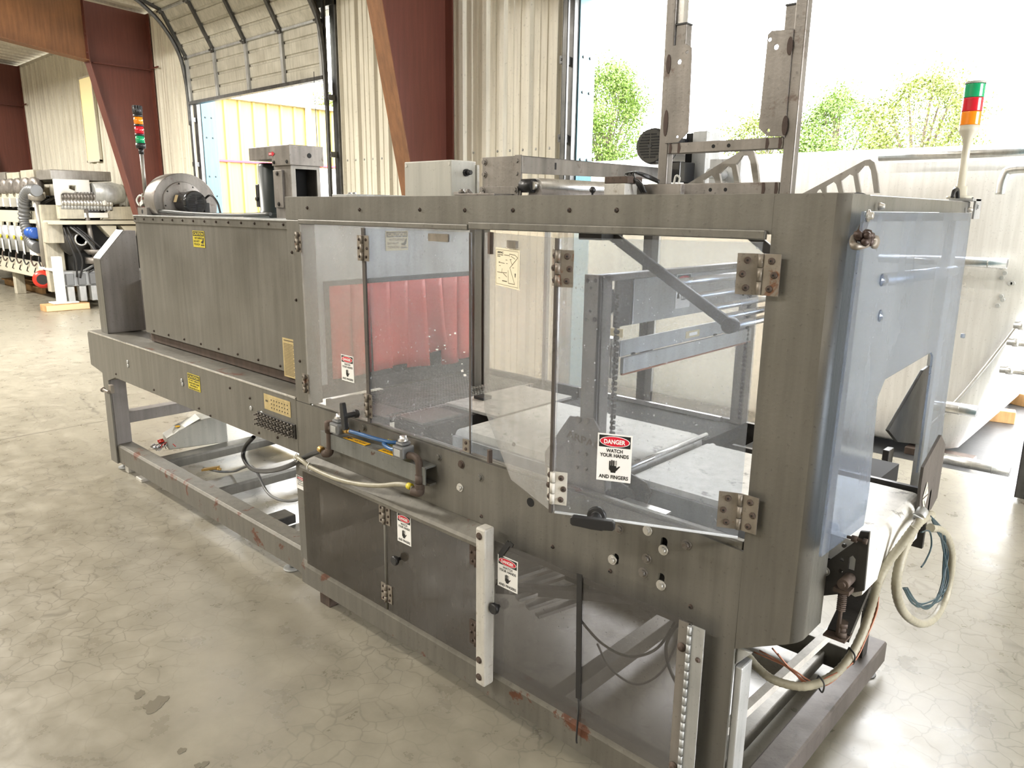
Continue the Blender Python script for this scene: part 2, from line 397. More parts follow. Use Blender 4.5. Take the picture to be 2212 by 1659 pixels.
def floor_mat():
    m, t, b = new_mat('sealed_concrete'); L = t.links
    v = coords(t); n1 = noise(t, v, .9, 5, .6); n2 = noise(t, v, 7, 5, .6)
    col = ramp(t, n1, [(.3, (.172,.157,.122)), (.7, (.262,.24,.19))])
    col = mix(t, .4, col, ramp(t, n2, [(.3, (.145,.132,.102)), (.7, (.315,.288,.228))]))
    # map cracking
    dn = N(t, 'ShaderNodeTexNoise'); dn.inputs['Scale'].default_value = 9; dn.inputs['Detail'].default_value = 3; L.new(v, dn.inputs['Vector'])
    ad = N(t, 'ShaderNodeVectorMath', operation='MULTIPLY_ADD'); L.new(dn.outputs['Color'], ad.inputs[0]); ad.inputs[1].default_value = (.09,.09,0); L.new(v, ad.inputs[2])
    def crack(scale, w, amt, mscale, lo):
        vo = N(t, 'ShaderNodeTexVoronoi', feature='DISTANCE_TO_EDGE'); vo.inputs['Scale'].default_value = scale; L.new(ad.outputs[0], vo.inputs['Vector'])
        c = ramp(t, vo.outputs['Distance'], [(0.0, amt), (w, 0.0)])
        return mix(t, 1.0, c, ramp(t, noise(t, v, mscale, 3), [(lo, 0.0), (lo+.16, 1.0)]), 'MULTIPLY')
    c1 = crack(13, .040, .62, .8, .36); c2 = crack(.8, .004, .6, .4, .50)
    col = mix(t, c1, col, (.10,.09,.07)); col = mix(t, c2, col, (.06,.055,.045))
    st = ramp(t, noise(t, v, 2.2, 6, .7, .4), [(.58, 0.0), (.85, .28)])
    col = mix(t, st, col, (.125,.112,.09))
    pl = ramp(t, noise(t, v, 5.5, 3, .5), [(.70, 0.0), (.76, .22)]); col = mix(t, pl, col, (.34,.305,.24))
    # saw-cut joint
    sx = N(t, 'ShaderNodeSeparateXYZ'); L.new(v, sx.inputs[0])
    a = N(t, 'ShaderNodeMath', operation='ADD'); L.new(sx.outputs[0], a.inputs[0]); a.inputs[1].default_value = 5.45
    ab = N(t, 'ShaderNodeMath', operation='ABSOLUTE'); L.new(a.outputs[0], ab.inputs[0])
    jl = ramp(t, ab.outputs[0], [(.004, .85), (.007, 0.0)]); col = mix(t, jl, col, (.05,.045,.035))
    L.new(col, b.inputs['Base Color'])
    rr = ramp(t, n2, [(.3, .24), (.7, .40)]); L.new(rr, b.inputs['Roughness']); b.inputs['Specular IOR Level'].default_value = .6
    bp = N(t, 'ShaderNodeBump'); bp.inputs['Strength'].default_value = .12; bp.inputs['Distance'].default_value = .01
    L.new(n2, bp.inputs['Height']); L.new(bp.outputs[0], b.inputs['Normal'])
    return m
M['floor'] = floor_mat()
M['brownbase'] = grimy('scuffed_brown_paint', (.065,.056,.05), (.115,.10,.092), metal=.2, rough=.5, scale=8, spots=(.04,.034,.03))
M['conduit_grey'] = plain('grey_conduit', (.05,.052,.05), .45)

M['greypaint'] = grimy('grimy_grey_paint', (.12,.125,.118), (.19,.195,.185), metal=.2, rough=.45, scale=6, rust=(.10,.05,.03), rust_at=.66)
# ------------------------------------------------------------------ building shell
WY = 3.55
fl = MB(); fl.box(-30, 7, -11, 3.75, -.2, 0); obj('floor', fl, M['floor'], kind='structure')
gr = MB(); gr.box(-60, 40, 3.75, 70, -.3, -.06); obj('ground_outside', gr, M['asphalt'], kind='structure')

def rib_panel(x0, x1, z0, z1, y, mat, parent, name='wall_panel', out=-1, pitch=.305, depth=.032):
    """one rolled cladding sheet: tall ribs with two low stiffeners between, standing off the wall line"""
    prof = []; x = x0
    unit = [(0, 0), (.012, 1), (.065, 1), (.085, 0), (.135, 0), (.142, .28), (.160, .28), (.167, 0), (.215, 0), (.222, .28), (.240, .28), (.247, 0)]
    while x < x1-1e-4:
        for dx, h in unit:
            if x+dx < x1: prof.append((x+dx, h))
        x += pitch
    prof.append((x1, 0))
    mb = MB(); A = []; B = []
    for px_, h in prof:
        yy = y + out*depth*h
        A.append(mb.bm.verts.new((px_, yy, z0))); B.append(mb.bm.verts.new((px_, yy, z1)))
    for i in range(len(A)-1): mb.bm.faces.new([A[i], A[i+1], B[i+1], B[i]])
    A2 = [mb.bm.verts.new((p, y-out*.006, z)) for p, z in ((x0, z0), (x1, z0), (x1, z1), (x0, z1))]
    mb.bm.faces.new(A2)
    return obj(name, mb, mat, parent, norm=False)
wall = group_empty('wall_back')
def run(x0, x1, z0, z1):
    n = max(1, round((x1-x0)/.915)); w = (x1-x0)/n
    for i in range(n): rib_panel(x0+i*w, x0+(i+1)*w-.002, z0, z1, WY+.01*(i % 2)*.3, M['cream'], wall)
D1L, D1R, D2L, D2R, DH = -3.545, -.02, -10.22, -6.83, 3.28
run(-26, D2L, 0, 4.32); run(D2R, D1L, 0, 4.32); run(D1R, 6.5, 0, 4.32)
run(D2L, D2R, 3.75, 4.32); run(D1L, D1R, DH+.05, 4.32)
mb = MB()
for x0, x1, z0, z1 in ((-26, D2L, 0, 4.4), (D2R, D1L, 0, 4.4), (D1R, 6.5, 0, 4.4), (D2L, D2R, 3.72, 4.4), (D1L, D1R, DH, 4.4)):
    mb.box(x0, x1, WY+.03, WY+.19, z0, z1)
obj('outer_skin', mb, M['cream'], wall)
mb = MB()      # screw row along the low girt
for x in [-6.72+.155*i for i in range(21)]+[-20+.305*i for i in range(32)]:
    if not (D2L < x < D2R or D1L < x): mb.rivet((x, WY-.002, 2.12), (0, -1, 0), .011, .006)
obj('screw_row', mb, M['zinc'], wall, kind='stuff')
for nm, x0, x1, y0, y1 in (('wall_left', -26.2, -26, -11, WY), ('wall_front', -26, 6.5, -11.2, -11)):
    mb = MB(); mb.box(x0, x1, y0, y1, 0, 5.6); obj(nm, mb, M['cream'], kind='structure')
mb = MB(); mb.box(6.5, 6.7, -11, -1.0, 0, 5.6); mb.box(6.5, 6.7, 3.0, WY, 0, 5.6); mb.box(6.5, 6.7, -1.0, 3.0, 3.4, 5.6); obj('wall_right', mb, M['cream'], kind='structure')   # third open doorway, right of the camera
# roof sheets with ribs running down the slope, on purlins
def rz(y): return 4.36 + .075*(WY-y)
ceil = group_empty('ceiling')
x = -26.0
while x < 6.6:
    mb = MB(); v = []
    for k in range(4):
        for dx, h in ((0, 0), (.02, -.03), (.06, -.03), (.08, 0)): v.append((x+k*.305+dx, h))
    v.append((x+1.22, 0))
    A = [mb.bm.verts.new((a, WY+.2, rz(WY+.2)+h+.1)) for a, h in v]; B = [mb.bm.verts.new((a, -11, rz(-11)+h+.1)) for a, h in v]
    for i in range(len(A)-1): mb.bm.faces.new([A[i], A[i+1], B[i+1], B[i]])
    T = [mb.bm.verts.new(p) for p in ((x, WY+.2, rz(WY+.2)+.13), (x+1.22, WY+.2, rz(WY+.2)+.13), (x+1.22, -11, rz(-11)+.13), (x, -11, rz(-11)+.13))]
    mb.bm.faces.new(T)
    obj('roof_sheet', mb, M['ceil'], ceil, norm=False); x += 1.22
for y in (2.3, .8, -.7, -2.2, -3.7, -5.2, -6.7, -8.2):
    mb = MB(); mb.bar((-26, y, rz(y)-.02), (6.5, y, rz(y)-.02), .06, .16); obj('purlin', mb, M['redox'], ceil)
# rigid frames: tapered column and rafter of each bay
def frame(X, n):
    g = group_empty('steel_frame', (X, WY, 0))
    yin = lambda z: 3.42-.21*z
    mb = MB(); mb.prism([(WY-.02, 0), (yin(0), 0), (yin(3.62), 3.62), (2.66, 3.60), (2.66, 4.40), (WY-.02, 4.36)], 'x', X-.006, X+.006)
    obj('column_web', mb, M['redox'], g)
    mb = MB(); mb.hexa([(X-.1, yin(0)-.012, 0), (X+.1, yin(0)-.012, 0), (X+.1, yin(0), 0), (X-.1, yin(0), 0),
                        (X-.1, yin(3.6)-.012, 3.6), (X+.1, yin(3.6)-.012, 3.6), (X+.1, yin(3.6), 3.6), (X-.1, yin(3.6), 3.6)])
    obj('inner_flange', mb, M['redox_rust' if X > -8 else 'redox'], g, bevel=.002)
    mb = MB(); mb.box(X-.1, X+.1, WY-.03, WY-.015, 0, 4.36); obj('outer_flange', mb, M['redox'], g)
    mb = MB(); mb.box(X-.09, X+.09, 2.70, WY-.03, 3.575, 3.587); obj('stiffener', mb, M['redox'], g)
    mb = MB(); mb.box(X-.25, X+.12, 3.30, WY-.01, 3.60, 3.62) if False else mb.bar((X+.0, WY-.05, 3.60), (X+.35, WY-.05, 3.60), .012, .02); obj('girt_clip', mb, M['redox'], g)
    mb = MB(); zb = lambda y: 3.60 + .125*(2.66-y)
    mb.prism([(2.66, 3.60), (2.66, 4.40), (-10, rz(-10)-.1), (-10, zb(-1.0)+.2), (-1, zb(-1))], 'x', X-.006, X+.006); obj('rafter_web', mb, M['redox_rust'], g)
    mb = MB(); mb.bar((X, 2.66, 3.60), (X, -1, zb(-1)), .2, .012); mb.bar((X, -1, zb(-1)), (X, -10, zb(-1)+.2), .2, .012); obj('rafter_flange', mb, M['redox_rust'], g)
    mb = MB(); mb.box(X-.1, X+.1, 2.645, 2.66, 3.58, 4.42); obj('splice_plate', mb, M['redox'], g)
    mb = MB()
    for z in (3.7, 3.95, 4.2):
        for s in (-.06, .06): mb.hexbolt((X+s, 2.645, z), (0, -1, 0), .02, .015)
    obj('splice_bolts', mb, M['redox'], g, kind='stuff')
for i, X in enumerate((-5.06, -11.66, -18.1)): frame(X, i)
# translucent wall panel, its daylight glow put into the material
mb = MB(); mb.box(-14.6, -14.02, WY-.05, WY-.03, 2.38, 3.75)
w1 = obj('window_1', mb, M['window'], kind='structure')
mb = MB()
for a in ((-14.63, -14.60), (-14.02, -13.99)): mb.box(a[0], a[1], WY-.06, WY-.02, 2.35, 3.78)
mb.box(-14.63, -13.99, WY-.06, WY-.02, 2.35, 2.38); mb.box(-14.63, -13.99, WY-.06, WY-.02, 3.75, 3.78)
obj('window_frame', mb, M['cream'], w1)

# door openings: jamb steel, blue guard channel, tracks
def jambs(n, xl, xr, top):
    g = group_empty('door_%d' % n)
    for X, s in ((xl, 1), (xr, -1)):
        mb = MB(); mb.box(X-.05, X+.05, WY-.06, WY+.02, 0, top+.1); obj('door_jamb', mb, M['track'], g, bevel=.004)
        mb = MB(); mb.box(X+s*.0-.012, X+.012, WY+.02, WY+.24, -.05, top); 
        mb2 = MB(); x0, x1 = sorted((X+s*.052, X+s*.064)); mb2.box(x0, x1, WY+.0, WY+.21, -.05, top); mb.bm.free()
        ch = obj('blue_channel', mb2, M['bluepaint'], g, label='pale blue painted channel lining the opening')
        b = MB()
        for z in (.5, .95, 1.75, 2.02, 2.55, 2.82):
            for yy in (WY+.05, WY+.14): b.rivet((X+s*.064, yy, z), (s, 0, 0), .012, .008)
        obj('bolts', b, M['dark'], ch, kind='stuff')
        b = MB()      # roller track: C channel standing off on brackets
        xa, xb = sorted((X+s*.01, X+s*.06)); b.box(xa, xb, WY-.155, WY-.150, .02, top+.25); b.box(xa, xa+.004, WY-.155, WY-.10, .02, top+.25); b.box(xb-.004, xb, WY-.155, WY-.13, .02, top+.25)
        tr = obj('roller_track', b, M['track'], g)
        b = MB()
        for z in (.35, .95, 1.55, 2.15, 2.75):
            xa, xb = sorted((X-s*.02, X+s*.02)); b.box(xa, xb, WY-.15, WY-.055, z, z+.06); b.rivet(((xa+xb)/2, WY-.15, z+.03), (0, -1, 0), .01, .006)
        obj('bracket', b, M['track'], tr)
    mb = MB(); mb.box(xl-.05, xr+.05, WY-.08, WY+.02, top, top+.12); obj('door_head', mb, M['track'], g)
    return g
g1 = jambs(1, D1L, D1R, DH)
g2 = jambs(2, D2L, D2R, 3.72)
# raised sectional door of opening 2: flat bottom section, upper sections curling inward
secs = [(3.42, 3.0, 3.40, 3.56)]; y, z, a = 3.40, 3.575, math.radians(68)
path = [((3.42, 3.0), (3.40, 3.57))]
for ang in (62, 40, 18, 8, 6):
    aa = math.radians(ang); p = (path[-1][1][0]-.012, path[-1][1][1]+.012)
    path.append((p, (p[0]-.60*math.cos(aa), min(p[1]+.60*math.sin(aa), 4.28))))
for k, ((ya, za), (yb, zb_)) in enumerate(path):
    mb = MB(); A = []
    x0, x1 = D2L+.06, D2R-.06; dy, dz = yb-ya, zb_-za; Ln = math.hypot(dy, dz); ny, nz = -dz/Ln, dy/Ln
    if ny > 0: ny, nz = -ny, -nz
    prof = [(0, 0), (.20, 0), (.215, .016), (.25, .016), (.265, 0), (.47, 0), (.485, .016), (.52, .016), (.535, 0), (.74, 0), (.755, .016), (.79, .016), (.805, 0), (1, 0)]
    for t, h in prof:
        q = (ya+dy*t-ny*h, za+dz*t-nz*h)
        A.append((mb.bm.verts.new((x0, q[0], q[1])), mb.bm.verts.new((x1, q[0], q[1]))))
    for (a1, b1), (a2, b2) in zip(A, A[1:]): mb.bm.faces.new([a1, b1, b2, a2])
    mb.poly([(x0, ya-ny*.03, za-nz*.03), (x1, ya-ny*.03, za-nz*.03), (x1, yb-ny*.03, zb_-nz*.03), (x0, yb-ny*.03, zb_-nz*.03)])
    sec = obj('door_section', mb, M['doorpan'], g2, norm=False)
    for i in range(5):
        xs = x0 + (x1-x0)*i/4; xs = min(max(xs, x0+.03), x1-.03)
        b = MB(); off = .014
        b.bar((xs, ya+ny*off, za+nz*off), (xs, yb+ny*off, zb_+nz*off), .055, .028, up=(0, ny, nz)); obj('stile', b, M['zinc'] if k == 0 else M['track'], sec)
        b = MB(); b.bar((xs, yb+ny*.03-dy*.06, zb_+nz*.03-dz*.06), (xs, yb+ny*.03+dy*.06, zb_+nz*.03+dz*.06), .07, .02, up=(0, ny, nz)); b.cyl((xs-.05, yb+ny*.045, zb_+nz*.045), (xs+.05, yb+ny*.045, zb_+nz*.045), .014, 8)
        obj('hinge', b, M['track'], sec)
    b = MB(); b.bar((x0, yb+ny*.012, zb_+nz*.012), (x1, yb+ny*.012, zb_+nz*.012), .03, .024); obj('meeting_rail', b, M['zinc'], sec)
    if k == 0:
        b = MB(); b.box(x0, x1, ya-.045, ya+.03, za-.035, za+.005); obj('bottom_rail', b, M['track'], sec)
for X in (D2L+.03, D2R-.03):
    b = MB(); b.tube([(X, 3.40, 2.7), (X, 3.38, 3.3), (X, 3.28, 3.7), (X, 2.98, 4.08), (X, 2.5, 4.27), (X, 1.0, 4.33), (X, -.4, 4.35)], .028, 6); obj('curved_track', b, M['track'], g2)
b = MB(); b.cyl((D2R-.16, 3.34, 3.05), (D2R-.16, 3.34, .6), .004, 5, caps=False); obj('pull_rope', b, M['dark'], g2)
d = Decal((-7.62, 3.05, 4.05), (1, 0, 0), (0, .35, .94)); d.sheet(-.045, -.16, .045, .16, M['stk_yellow']); d.text('7', 0, -.07, .14, M['stk_black'], w=.06); 
yl = d.done('section_label', g2, label='yellow number label on an upper section')

# ------------------------------------------------------------------ outside
# pale yellow ribbed building beyond opening 2
b0 = thing('yellow_building', 'pale yellow ribbed metal building outside the half raised door', 'building', (-14, 6, -.06))
x = 5.5
while x < 14:
    mb = MB(); A = []; B = []
    for k in range(3):
        for dx, h in ((0, 0), (.02, .035), (.07, .035), (.09, 0)): A.append((x+k*.305+dx, h))
    A.append((x+.915, 0)); V = [(mb.bm.verts.new((-14+h, a, .9)), mb.bm.verts.new((-14+h, a, 3.66))) for a, h in A]
    for (a1, c1), (a2, c2) in zip(V, V[1:]): mb.bm.faces.new([a1, a2, c2, c1])
    mb.poly([(-14.02, x, .9), (-14.02, x+.915, .9), (-14.02, x+.915, 3.66), (-14.02, x, 3.66)])
    obj('cladding_sheet', mb, M['yellowwall'], b0, norm=False); x += .915
mb = MB(); mb.box(-22, -14.03, 5.5, 14, -.06, 3.6); obj('building_body', mb, M['whitepaint'], b0)
mb = MB(); mb.box(-14.05, -13.9, 5.38, 5.56, -.06, 3.72); obj('corner_trim', mb, M['whitepaint'], b0)
mb = MB(); mb.box(-13.97, -13.93, 7.62, 7.74, .9, 3.66); obj('joint_trim', mb, M['whitepaint'], b0)
mb = MB(); mb.prism([(-22, 3.6), (-13.85, 3.64), (-13.85, 3.72), (-22, 4.3)], 'y', 5.4, 14.1); obj('roof', mb, M['whitepaint'], b0)
mb = MB(); mb.box(-14.0, -13.94, 5.5, 14, 2.46, 2.50); obj('red_stripe', mb, M['stk_red'], b0)
mb = MB(); mb.box(-14.0, -13.96, 7.8, 13.8, -.06, 2.44); obj('wainscot', mb, M['whitepaint'], b0)

# trees
def tree(label, X, Y, zt, zc, rx, rzv, mat, nleaf, size, seed, fill=.9, bare=False, Y2=None):
    if Y2:
        k = (Y2+1.558)/(Y+1.558); X = .545+(X-.545)*k; zc = 1.6+(zc-1.6)*k; rx *= k; rzv *= k; size *= k; Y = Y2
    R = random.Random(seed); g = thing('tree', label, 'tree', (X, Y, -.06), 'trees beyond the yard')
    mb = MB(); mb.tube([(X, Y, -.06), (X+.1, Y, zc*.5), (X, Y, zc)], lambda t: .2*(1-t*.5), 7)
    tips = []
    for i in range(26 if not bare else 40):
        a = R.uniform(0, 6.28); h = R.uniform(-.45, .95); rr = math.sqrt(max(0, 1-h*h))*R.uniform(.6, 1)
        p = Vector((X+math.cos(a)*rx*rr, Y+math.sin(a)*rx*rr, zc+h*rzv)); m_ = Vector((X, Y, zc*.55)).lerp(p, .45)+Vector((0, 0, .2))
        mb.tube([(X, Y, zc*.45), m_, p], lambda t: .075*(1-t*.85) if not bare else .045*(1-t*.8), 5, sub=3); tips.append(p)
    obj('trunk', mb, M['bark'], g)
    if nleaf:
        mb = MB()
        for i in range(nleaf):
            if R.random() < .55:
                c = R.choice(tips); p = c+Vector((R.gauss(0, 1), R.gauss(0, 1), R.gauss(0, 1)))*rx*.16
            else:
                a = R.uniform(0, 6.28); h = R.uniform(-.8, 1); rr = math.sqrt(max(0, 1-h*h))*R.uniform(.3, 1)**.5*fill
                p = Vector((X+math.cos(a)*rx*rr, Y+math.sin(a)*rx*rr, zc+h*rzv*fill))
            u = Vector((R.gauss(0, 1), R.gauss(0, 1), R.gauss(0, 1))).normalized(); v = u.orthogonal().normalized(); s = size*R.uniform(.6, 1.3)
            mb.bm.faces.new([mb.bm.verts.new(q) for q in (p-u*s*.5, p+v*s*.28, p+u*s*.5, p-v*s*.28)])
        obj('foliage', mb, mat, g, kind='stuff', norm=False)
tree('dense bright green tree just right of the blue channel', -18.9, 25, 7.2, 4.7, 1.75, 2.6, M['leafA'], 26000, .105, 3)
tree('bare leafless tree to the right of the dense green tree', -16.6, 26, 6.5, 4.2, 1.0, 2.0, M['leafA'], 0, .1, 4, bare=True, Y2=36)
tree('small pale tree seen between the two tall uprights', -12.5, 26, 5.2, 3.3, 1.6, 1.9, M['leafB'], 12000, .10, 5, Y2=33)
tree('rounded yellow green tree right of the tall upright', -9.7, 26, 5.7, 3.7, 1.55, 2.0, M['leafA'], 20000, .095, 6)
tree('wide airy tree behind the right stack light', -6.8, 25, 6, 3.7, 1.75, 2.25, M['leafB'], 20000, .095, 8, Y2=20)
tree('faint pale tree above the yellow building roof', -29.5, 19, 6.5, 4.9, 1.7, 1.5, M['leafB'], 6000, .11, 9)

# stainless tank lying across the yard close to the slab
TY = 4.15
tk = thing('storage_tank', 'large polished stainless tank lying outside the open door', 'tank', (-2.6, 5.2, -.06))
outl = [(2330, 318), (2335, 480), (2290, 620), (2215, 700), (2165, 810), (2130, 885), (2066, 970), (2030, 1004)]
tp_ = [U(x, y, Y=TY) for x, y in outl]; tp_ = [(p.x, max(p.z, -.004)) for p in tp_]
ztop = U(1700, 330, Y=TY).z
ring0 = [(-5.6, .15), (-5.55, ztop-.12), (-5.4, ztop-.02), (-5.2, ztop)] + [(x, ztop) for x in (-4.4, -3.6, -2.8, -2.0, -1.2)] + [(tp_[0][0]-.15, ztop), (tp_[0][0], ztop-.08)] + tp_[1:] + [(-2.0, -.004), (-3.2, -.004), (-4.4, -.004), (-5.4, -.0)]
rc = (sum(p[0] for p in ring0)/len(ring0), .95)
def rs_(k): return [(rc[0]+(x-rc[0])*k, rc[1]+(z-rc[1])*k) for x, z in ring0]
mb = MB(); rings = []
for yy, k in ((TY-.045, .02), (TY-.045, .7), (TY-.040, .93), (TY-.025, .975), (TY+.01, .995), (TY+.05, 1), (TY+2.6, 1), (TY+2.75, .9), (TY+2.76, .02)):
    rings.append([mb.bm.verts.new((x, yy, z)) for x, z in rs_(k)])
n_ = len(ring0)
for A, B in zip(rings, rings[1:]):
    for k in range(n_):
        f = mb.bm.faces.new([A[k], A[(k+1) % n_], B[(k+1) % n_], B[k]]); f.smooth = True
mb.bm.faces.new(rings[0][::-1]); mb.bm.faces.new(rings[-1])
obj('tank_shell', mb, M['tank'], tk)
mb = MB(); s1 = [U(2200, 700, Y=TY-.05), U(2127, 794, Y=TY-.05), U(2060, 872, Y=TY-.05), U(1980, 945, Y=TY-.05)]
mb.tube(s1, .012, 6); obj('weld_seam', mb, M['bright'], tk)
def pipe(a, b, y, r, name='pipe_stub', mat='bright', open_=True):
    p, q = U(a[0], a[1], Y=y), U(b[0], b[1], Y=y); q.z = p.z; q.y = p.y
    mb = MB(); mb.cyl(p, q, r, 16); mb.cyl(q-Vector((.10, 0, 0)), q-Vector((.095, 0, 0)), r*1.06, 16)
    if open_: mb.m(1).cyl(q+Vector((.0005, 0, 0)), q+Vector((.001, 0, 0)), r*.86, 14)
    obj(name, mb, [M[mat], M['dark']], tk)
pipe((1900, 556), (2178, 556), TY-.28, .032); pipe((1980, 868), (2112, 884), TY-.35, .038)
pipe((1900, 338), (2330, 334), TY-.25, .030, 'overflow_pipe'); pipe((2030, 988), (2185, 1002), TY-.22, .036, 'drain_pipe')
mb = MB(); a = U(2160, 420, Y=TY-.2); c = U(2172, 366, Y=TY-.2); e = U(2330, 366, Y=TY-.2); mb.tube([a, a.lerp(c, .7), c+Vector((.05, 0, .0)), e], .026, 10); obj('elbow_pipe', mb, M['bright'], tk)
for (p, q) in (((2190, 702), (2300, 712)), ((2176, 738), (2300, 752)), ((2160, 798), (2300, 812))):
    mb = MB(); A, B = U(*p, Y=TY-.1), U(*q, Y=TY-.1); mb.cyl(A, B, .022, 10); mb.cyl(A.lerp(B, .1), A.lerp(B, .22), .028, 10); obj('ladder_rung', mb, M['bright'], tk)
mb = MB()
for px_, py in ((2163, 578), (2171, 590), (2164, 600), (2182, 612), (2188, 612), (2163, 640), (2166, 648), (2155, 660)):
    q = U(px_, py, Y=TY-.045); mb.cyl((q.x, TY-.052, q.z), (q.x, TY-.03, q.z), .013, 10)
obj('hole_plugs', mb, M['zinc'], tk, kind='stuff')
def block(label, cx, cy, cz, sx, sy, sz, rz_=0, name='wood_block', mat='wood', grp=None):
    t = thing(name, label, 'wood block', (cx, cy, cz), grp); mb = MB()
    mb.box(cx-sx/2, cx+sx/2, cy-sy/2, cy+sy/2, cz, cz+sz); o = obj('timber', mb, M[mat], t, bevel=.004); t.rotation_euler.z = rz_
    mb = MB(); mb.box(cx+sx/2-.001, cx+sx/2+.002, cy-sy/2+.008, cy+sy/2-.008, cz+.008, cz+sz-.008); obj('end_grain', mb, M['paper'], t); return t
q = U(2125, 905, Z=-.06); block('short orange wood block on the asphalt beside the tank', q.x+.10, q.y+.02, -.06, .22, .12, .1, .2)
q = U(2160, 880, Z=-.06); block('split wood block farther back beside the tank', q.x+.14, q.y+.25, -.06, .2, .14, .11, -.4)
q = U(2062, 1005, Z=-.06); block('dark wood block under the front of the tank', q.x-.12, q.y+.1, -.06, .42, .14, .05, 0, mat='rusty')
# ------------------------------------------------------------------ stickers
def danger(O, u, v, w, h, name, parent, label=None, lines=('WATCH', 'YOUR HANDS'), hand=True, foot='AND FINGERS'):
    d = Decal(O, u, v); Wm, K, Rd = M['stk_white'], M['stk_black'], M['stk_red']
    d.sheet(0, 0, w, h, Wm); hh = .27*h
    d.rect(.045*w, h-.03*h-hh*.93, .955*w, h-.03*h, K)
    cy = h-.03*h-hh*.465
    d.oval(w/2, cy, .44*w, hh*.42, Wm, 2); d.oval(w/2, cy, .415*w, hh*.37, Rd, 3)
    d.text('DANGER', w/2, cy-hh*.17, hh*.34, Wm, 4, w=.62*w, bold=.035)
    y = h-.03*h-hh*.93
    if hand:
        d.text(lines[0], w/2, y-.105*h, .075*h, K, 1, w=.48*w, bold=.03)
        d.text(lines[1], w/2, y-.205*h, .075*h, K, 1, w=.84*w, bold=.03)
        d.text(foot, w/2, .055*h, .078*h, K, 1, w=.86*w, bold=.03)
        s = .27*h; bx, by = w*.5-s*.36, .185*h
        def q(a, b): return (bx+a*s, by+b*s)
        d.poly([q(.14, 0), q(.50, 0), q(.52, .12), q(.66, .28), q(.84, .52), q(.80, .56), q(.72, .53), q(.60, .42), q(.56, .44), q(.56, .56), q(0, .56), q(0, .24), q(.12, .12)], K)
        for i, t in enumerate((.92, 1.0, .98)):
            d.poly([q(.0+.145*i, .56), q(.115+.145*i, .56), q(.115+.145*i, t-.03), q(.09+.145*i, t), q(.025+.145*i, t), q(.0+.145*i, t-.03)], K)
        for i in range(4): d.line(q(.45, .62+.1*i), q(.56, .66+.1*i), .035*s, K)
        d.line(q(.565, .60), q(.565, .98), .022*s, K)
    else:
        for i, t in enumerate(lines): d.text(t, w*.5, y-(.12+.15*i)*h, .085*h, K, 1, w=.82*w, bold=.03)
    return d.done(name, parent, label)

def caution(O, u, v, w, h, parent, lines, bgm='stk_yellow', pr='stk_black', label=None, hot=False, name='caution_sticker'):
    d = Decal(O, u, v); Y, K = M[bgm], M[pr]
    d.sheet(0, 0, w, h, Y); d.rect(.03*w, .68*h, .97*w, .96*h, K)
    d.text('CAUTION', w/2, .74*h, .17*h, Y, 2, w=.84*w, bold=.03)
    for i, t in enumerate(lines):
        ww = (.88 if len(t) > 9 else .075*len(t)+.05)*w
        if hot and i > 0: d.text(t, .32*w, (.50-.19*i)*h, .12*h, K, 1, w=.5*w, bold=.03)
        else: d.text(t, w/2, (.53-.165*i)*h if not hot else .50*h, (.10 if not hot else .12)*h, K, 1, w=ww*(.78 if hot else 1), bold=.03)
    if hot:
        d.poly([(.66*w, .10*h), (.95*w, .10*h), (.95*w, .16*h), (.66*w, .16*h)], K)
        d.poly([(.68*w, .34*h), (.82*w, .42*h), (.90*w, .62*h), (.95*w, .60*h), (.92*w, .34*h), (.86*w, .24*h), (.70*w, .28*h)], K)
        for i in range(3): d.line((.70*w+.08*w*i, .17*h), (.73*w+.08*w*i, .23*h), .025*w, K)
    return d.done(name, parent, label)

EX, EZ = (1, 0, 0), (0, 0, 1)
# ------------------------------------------------------------------ main wrapper frame
sw = thing('shrink_wrapper', 'large olive grey steel shrink wrapping machine frame with clear guard doors', 'packaging machine', (-1.0, .5, 0))
def front(poly, name, y0=0.0, y1=.006, mat='olive', bevel=.0015, holes=(), parent=sw, label=None):
    mb = MB(); mb.prism(poly, 'y', y0, y1, holes); return obj(name, mb, M[mat], parent, bevel=bevel, label=label)
R_ = lambda x0, x1, z0, z1: [(x0, z0), (x1, z0), (x1, z1), (x0, z1)]
XL = -2.088
mb = MB(); mb.box(XL, -.1521, 0, .06, 1.556, 1.64); topb = obj('top_beam', mb, M['olive'], sw, bevel=.0006)
mb = MB(); mb.box(XL, -1.984, 0, .06, .8385, 1.5555); lpost = obj('left_post', mb, M['olive'], sw, bevel=.004)
mb = MB(); arc = [(-.024+.024*math.sin(math.radians(9*i)), .024-.024*math.cos(math.radians(9*i))) for i in range(11)]
mb.prism([(-.152, 0)]+arc+[(0, .12), (-.03, .12), (-.03, .085), (-.152, .085)], 'z', .50, 1.64)
bmesh.ops.bisect_plane(mb.bm, geom=mb.bm.verts[:]+mb.bm.edges[:]+mb.bm.faces[:], plane_co=(-.152, 0, .572), plane_no=(.082, 0, -.152), clear_outer=True)
bmesh.ops.holes_fill(mb.bm, edges=[e for e in mb.bm.edges if e.is_boundary])
col = obj('corner_column', mb, M['olive'], sw)
for f in col.data.polygons: f.use_smooth = .05 < f.normal.x < .995 and f.normal.y < -.02
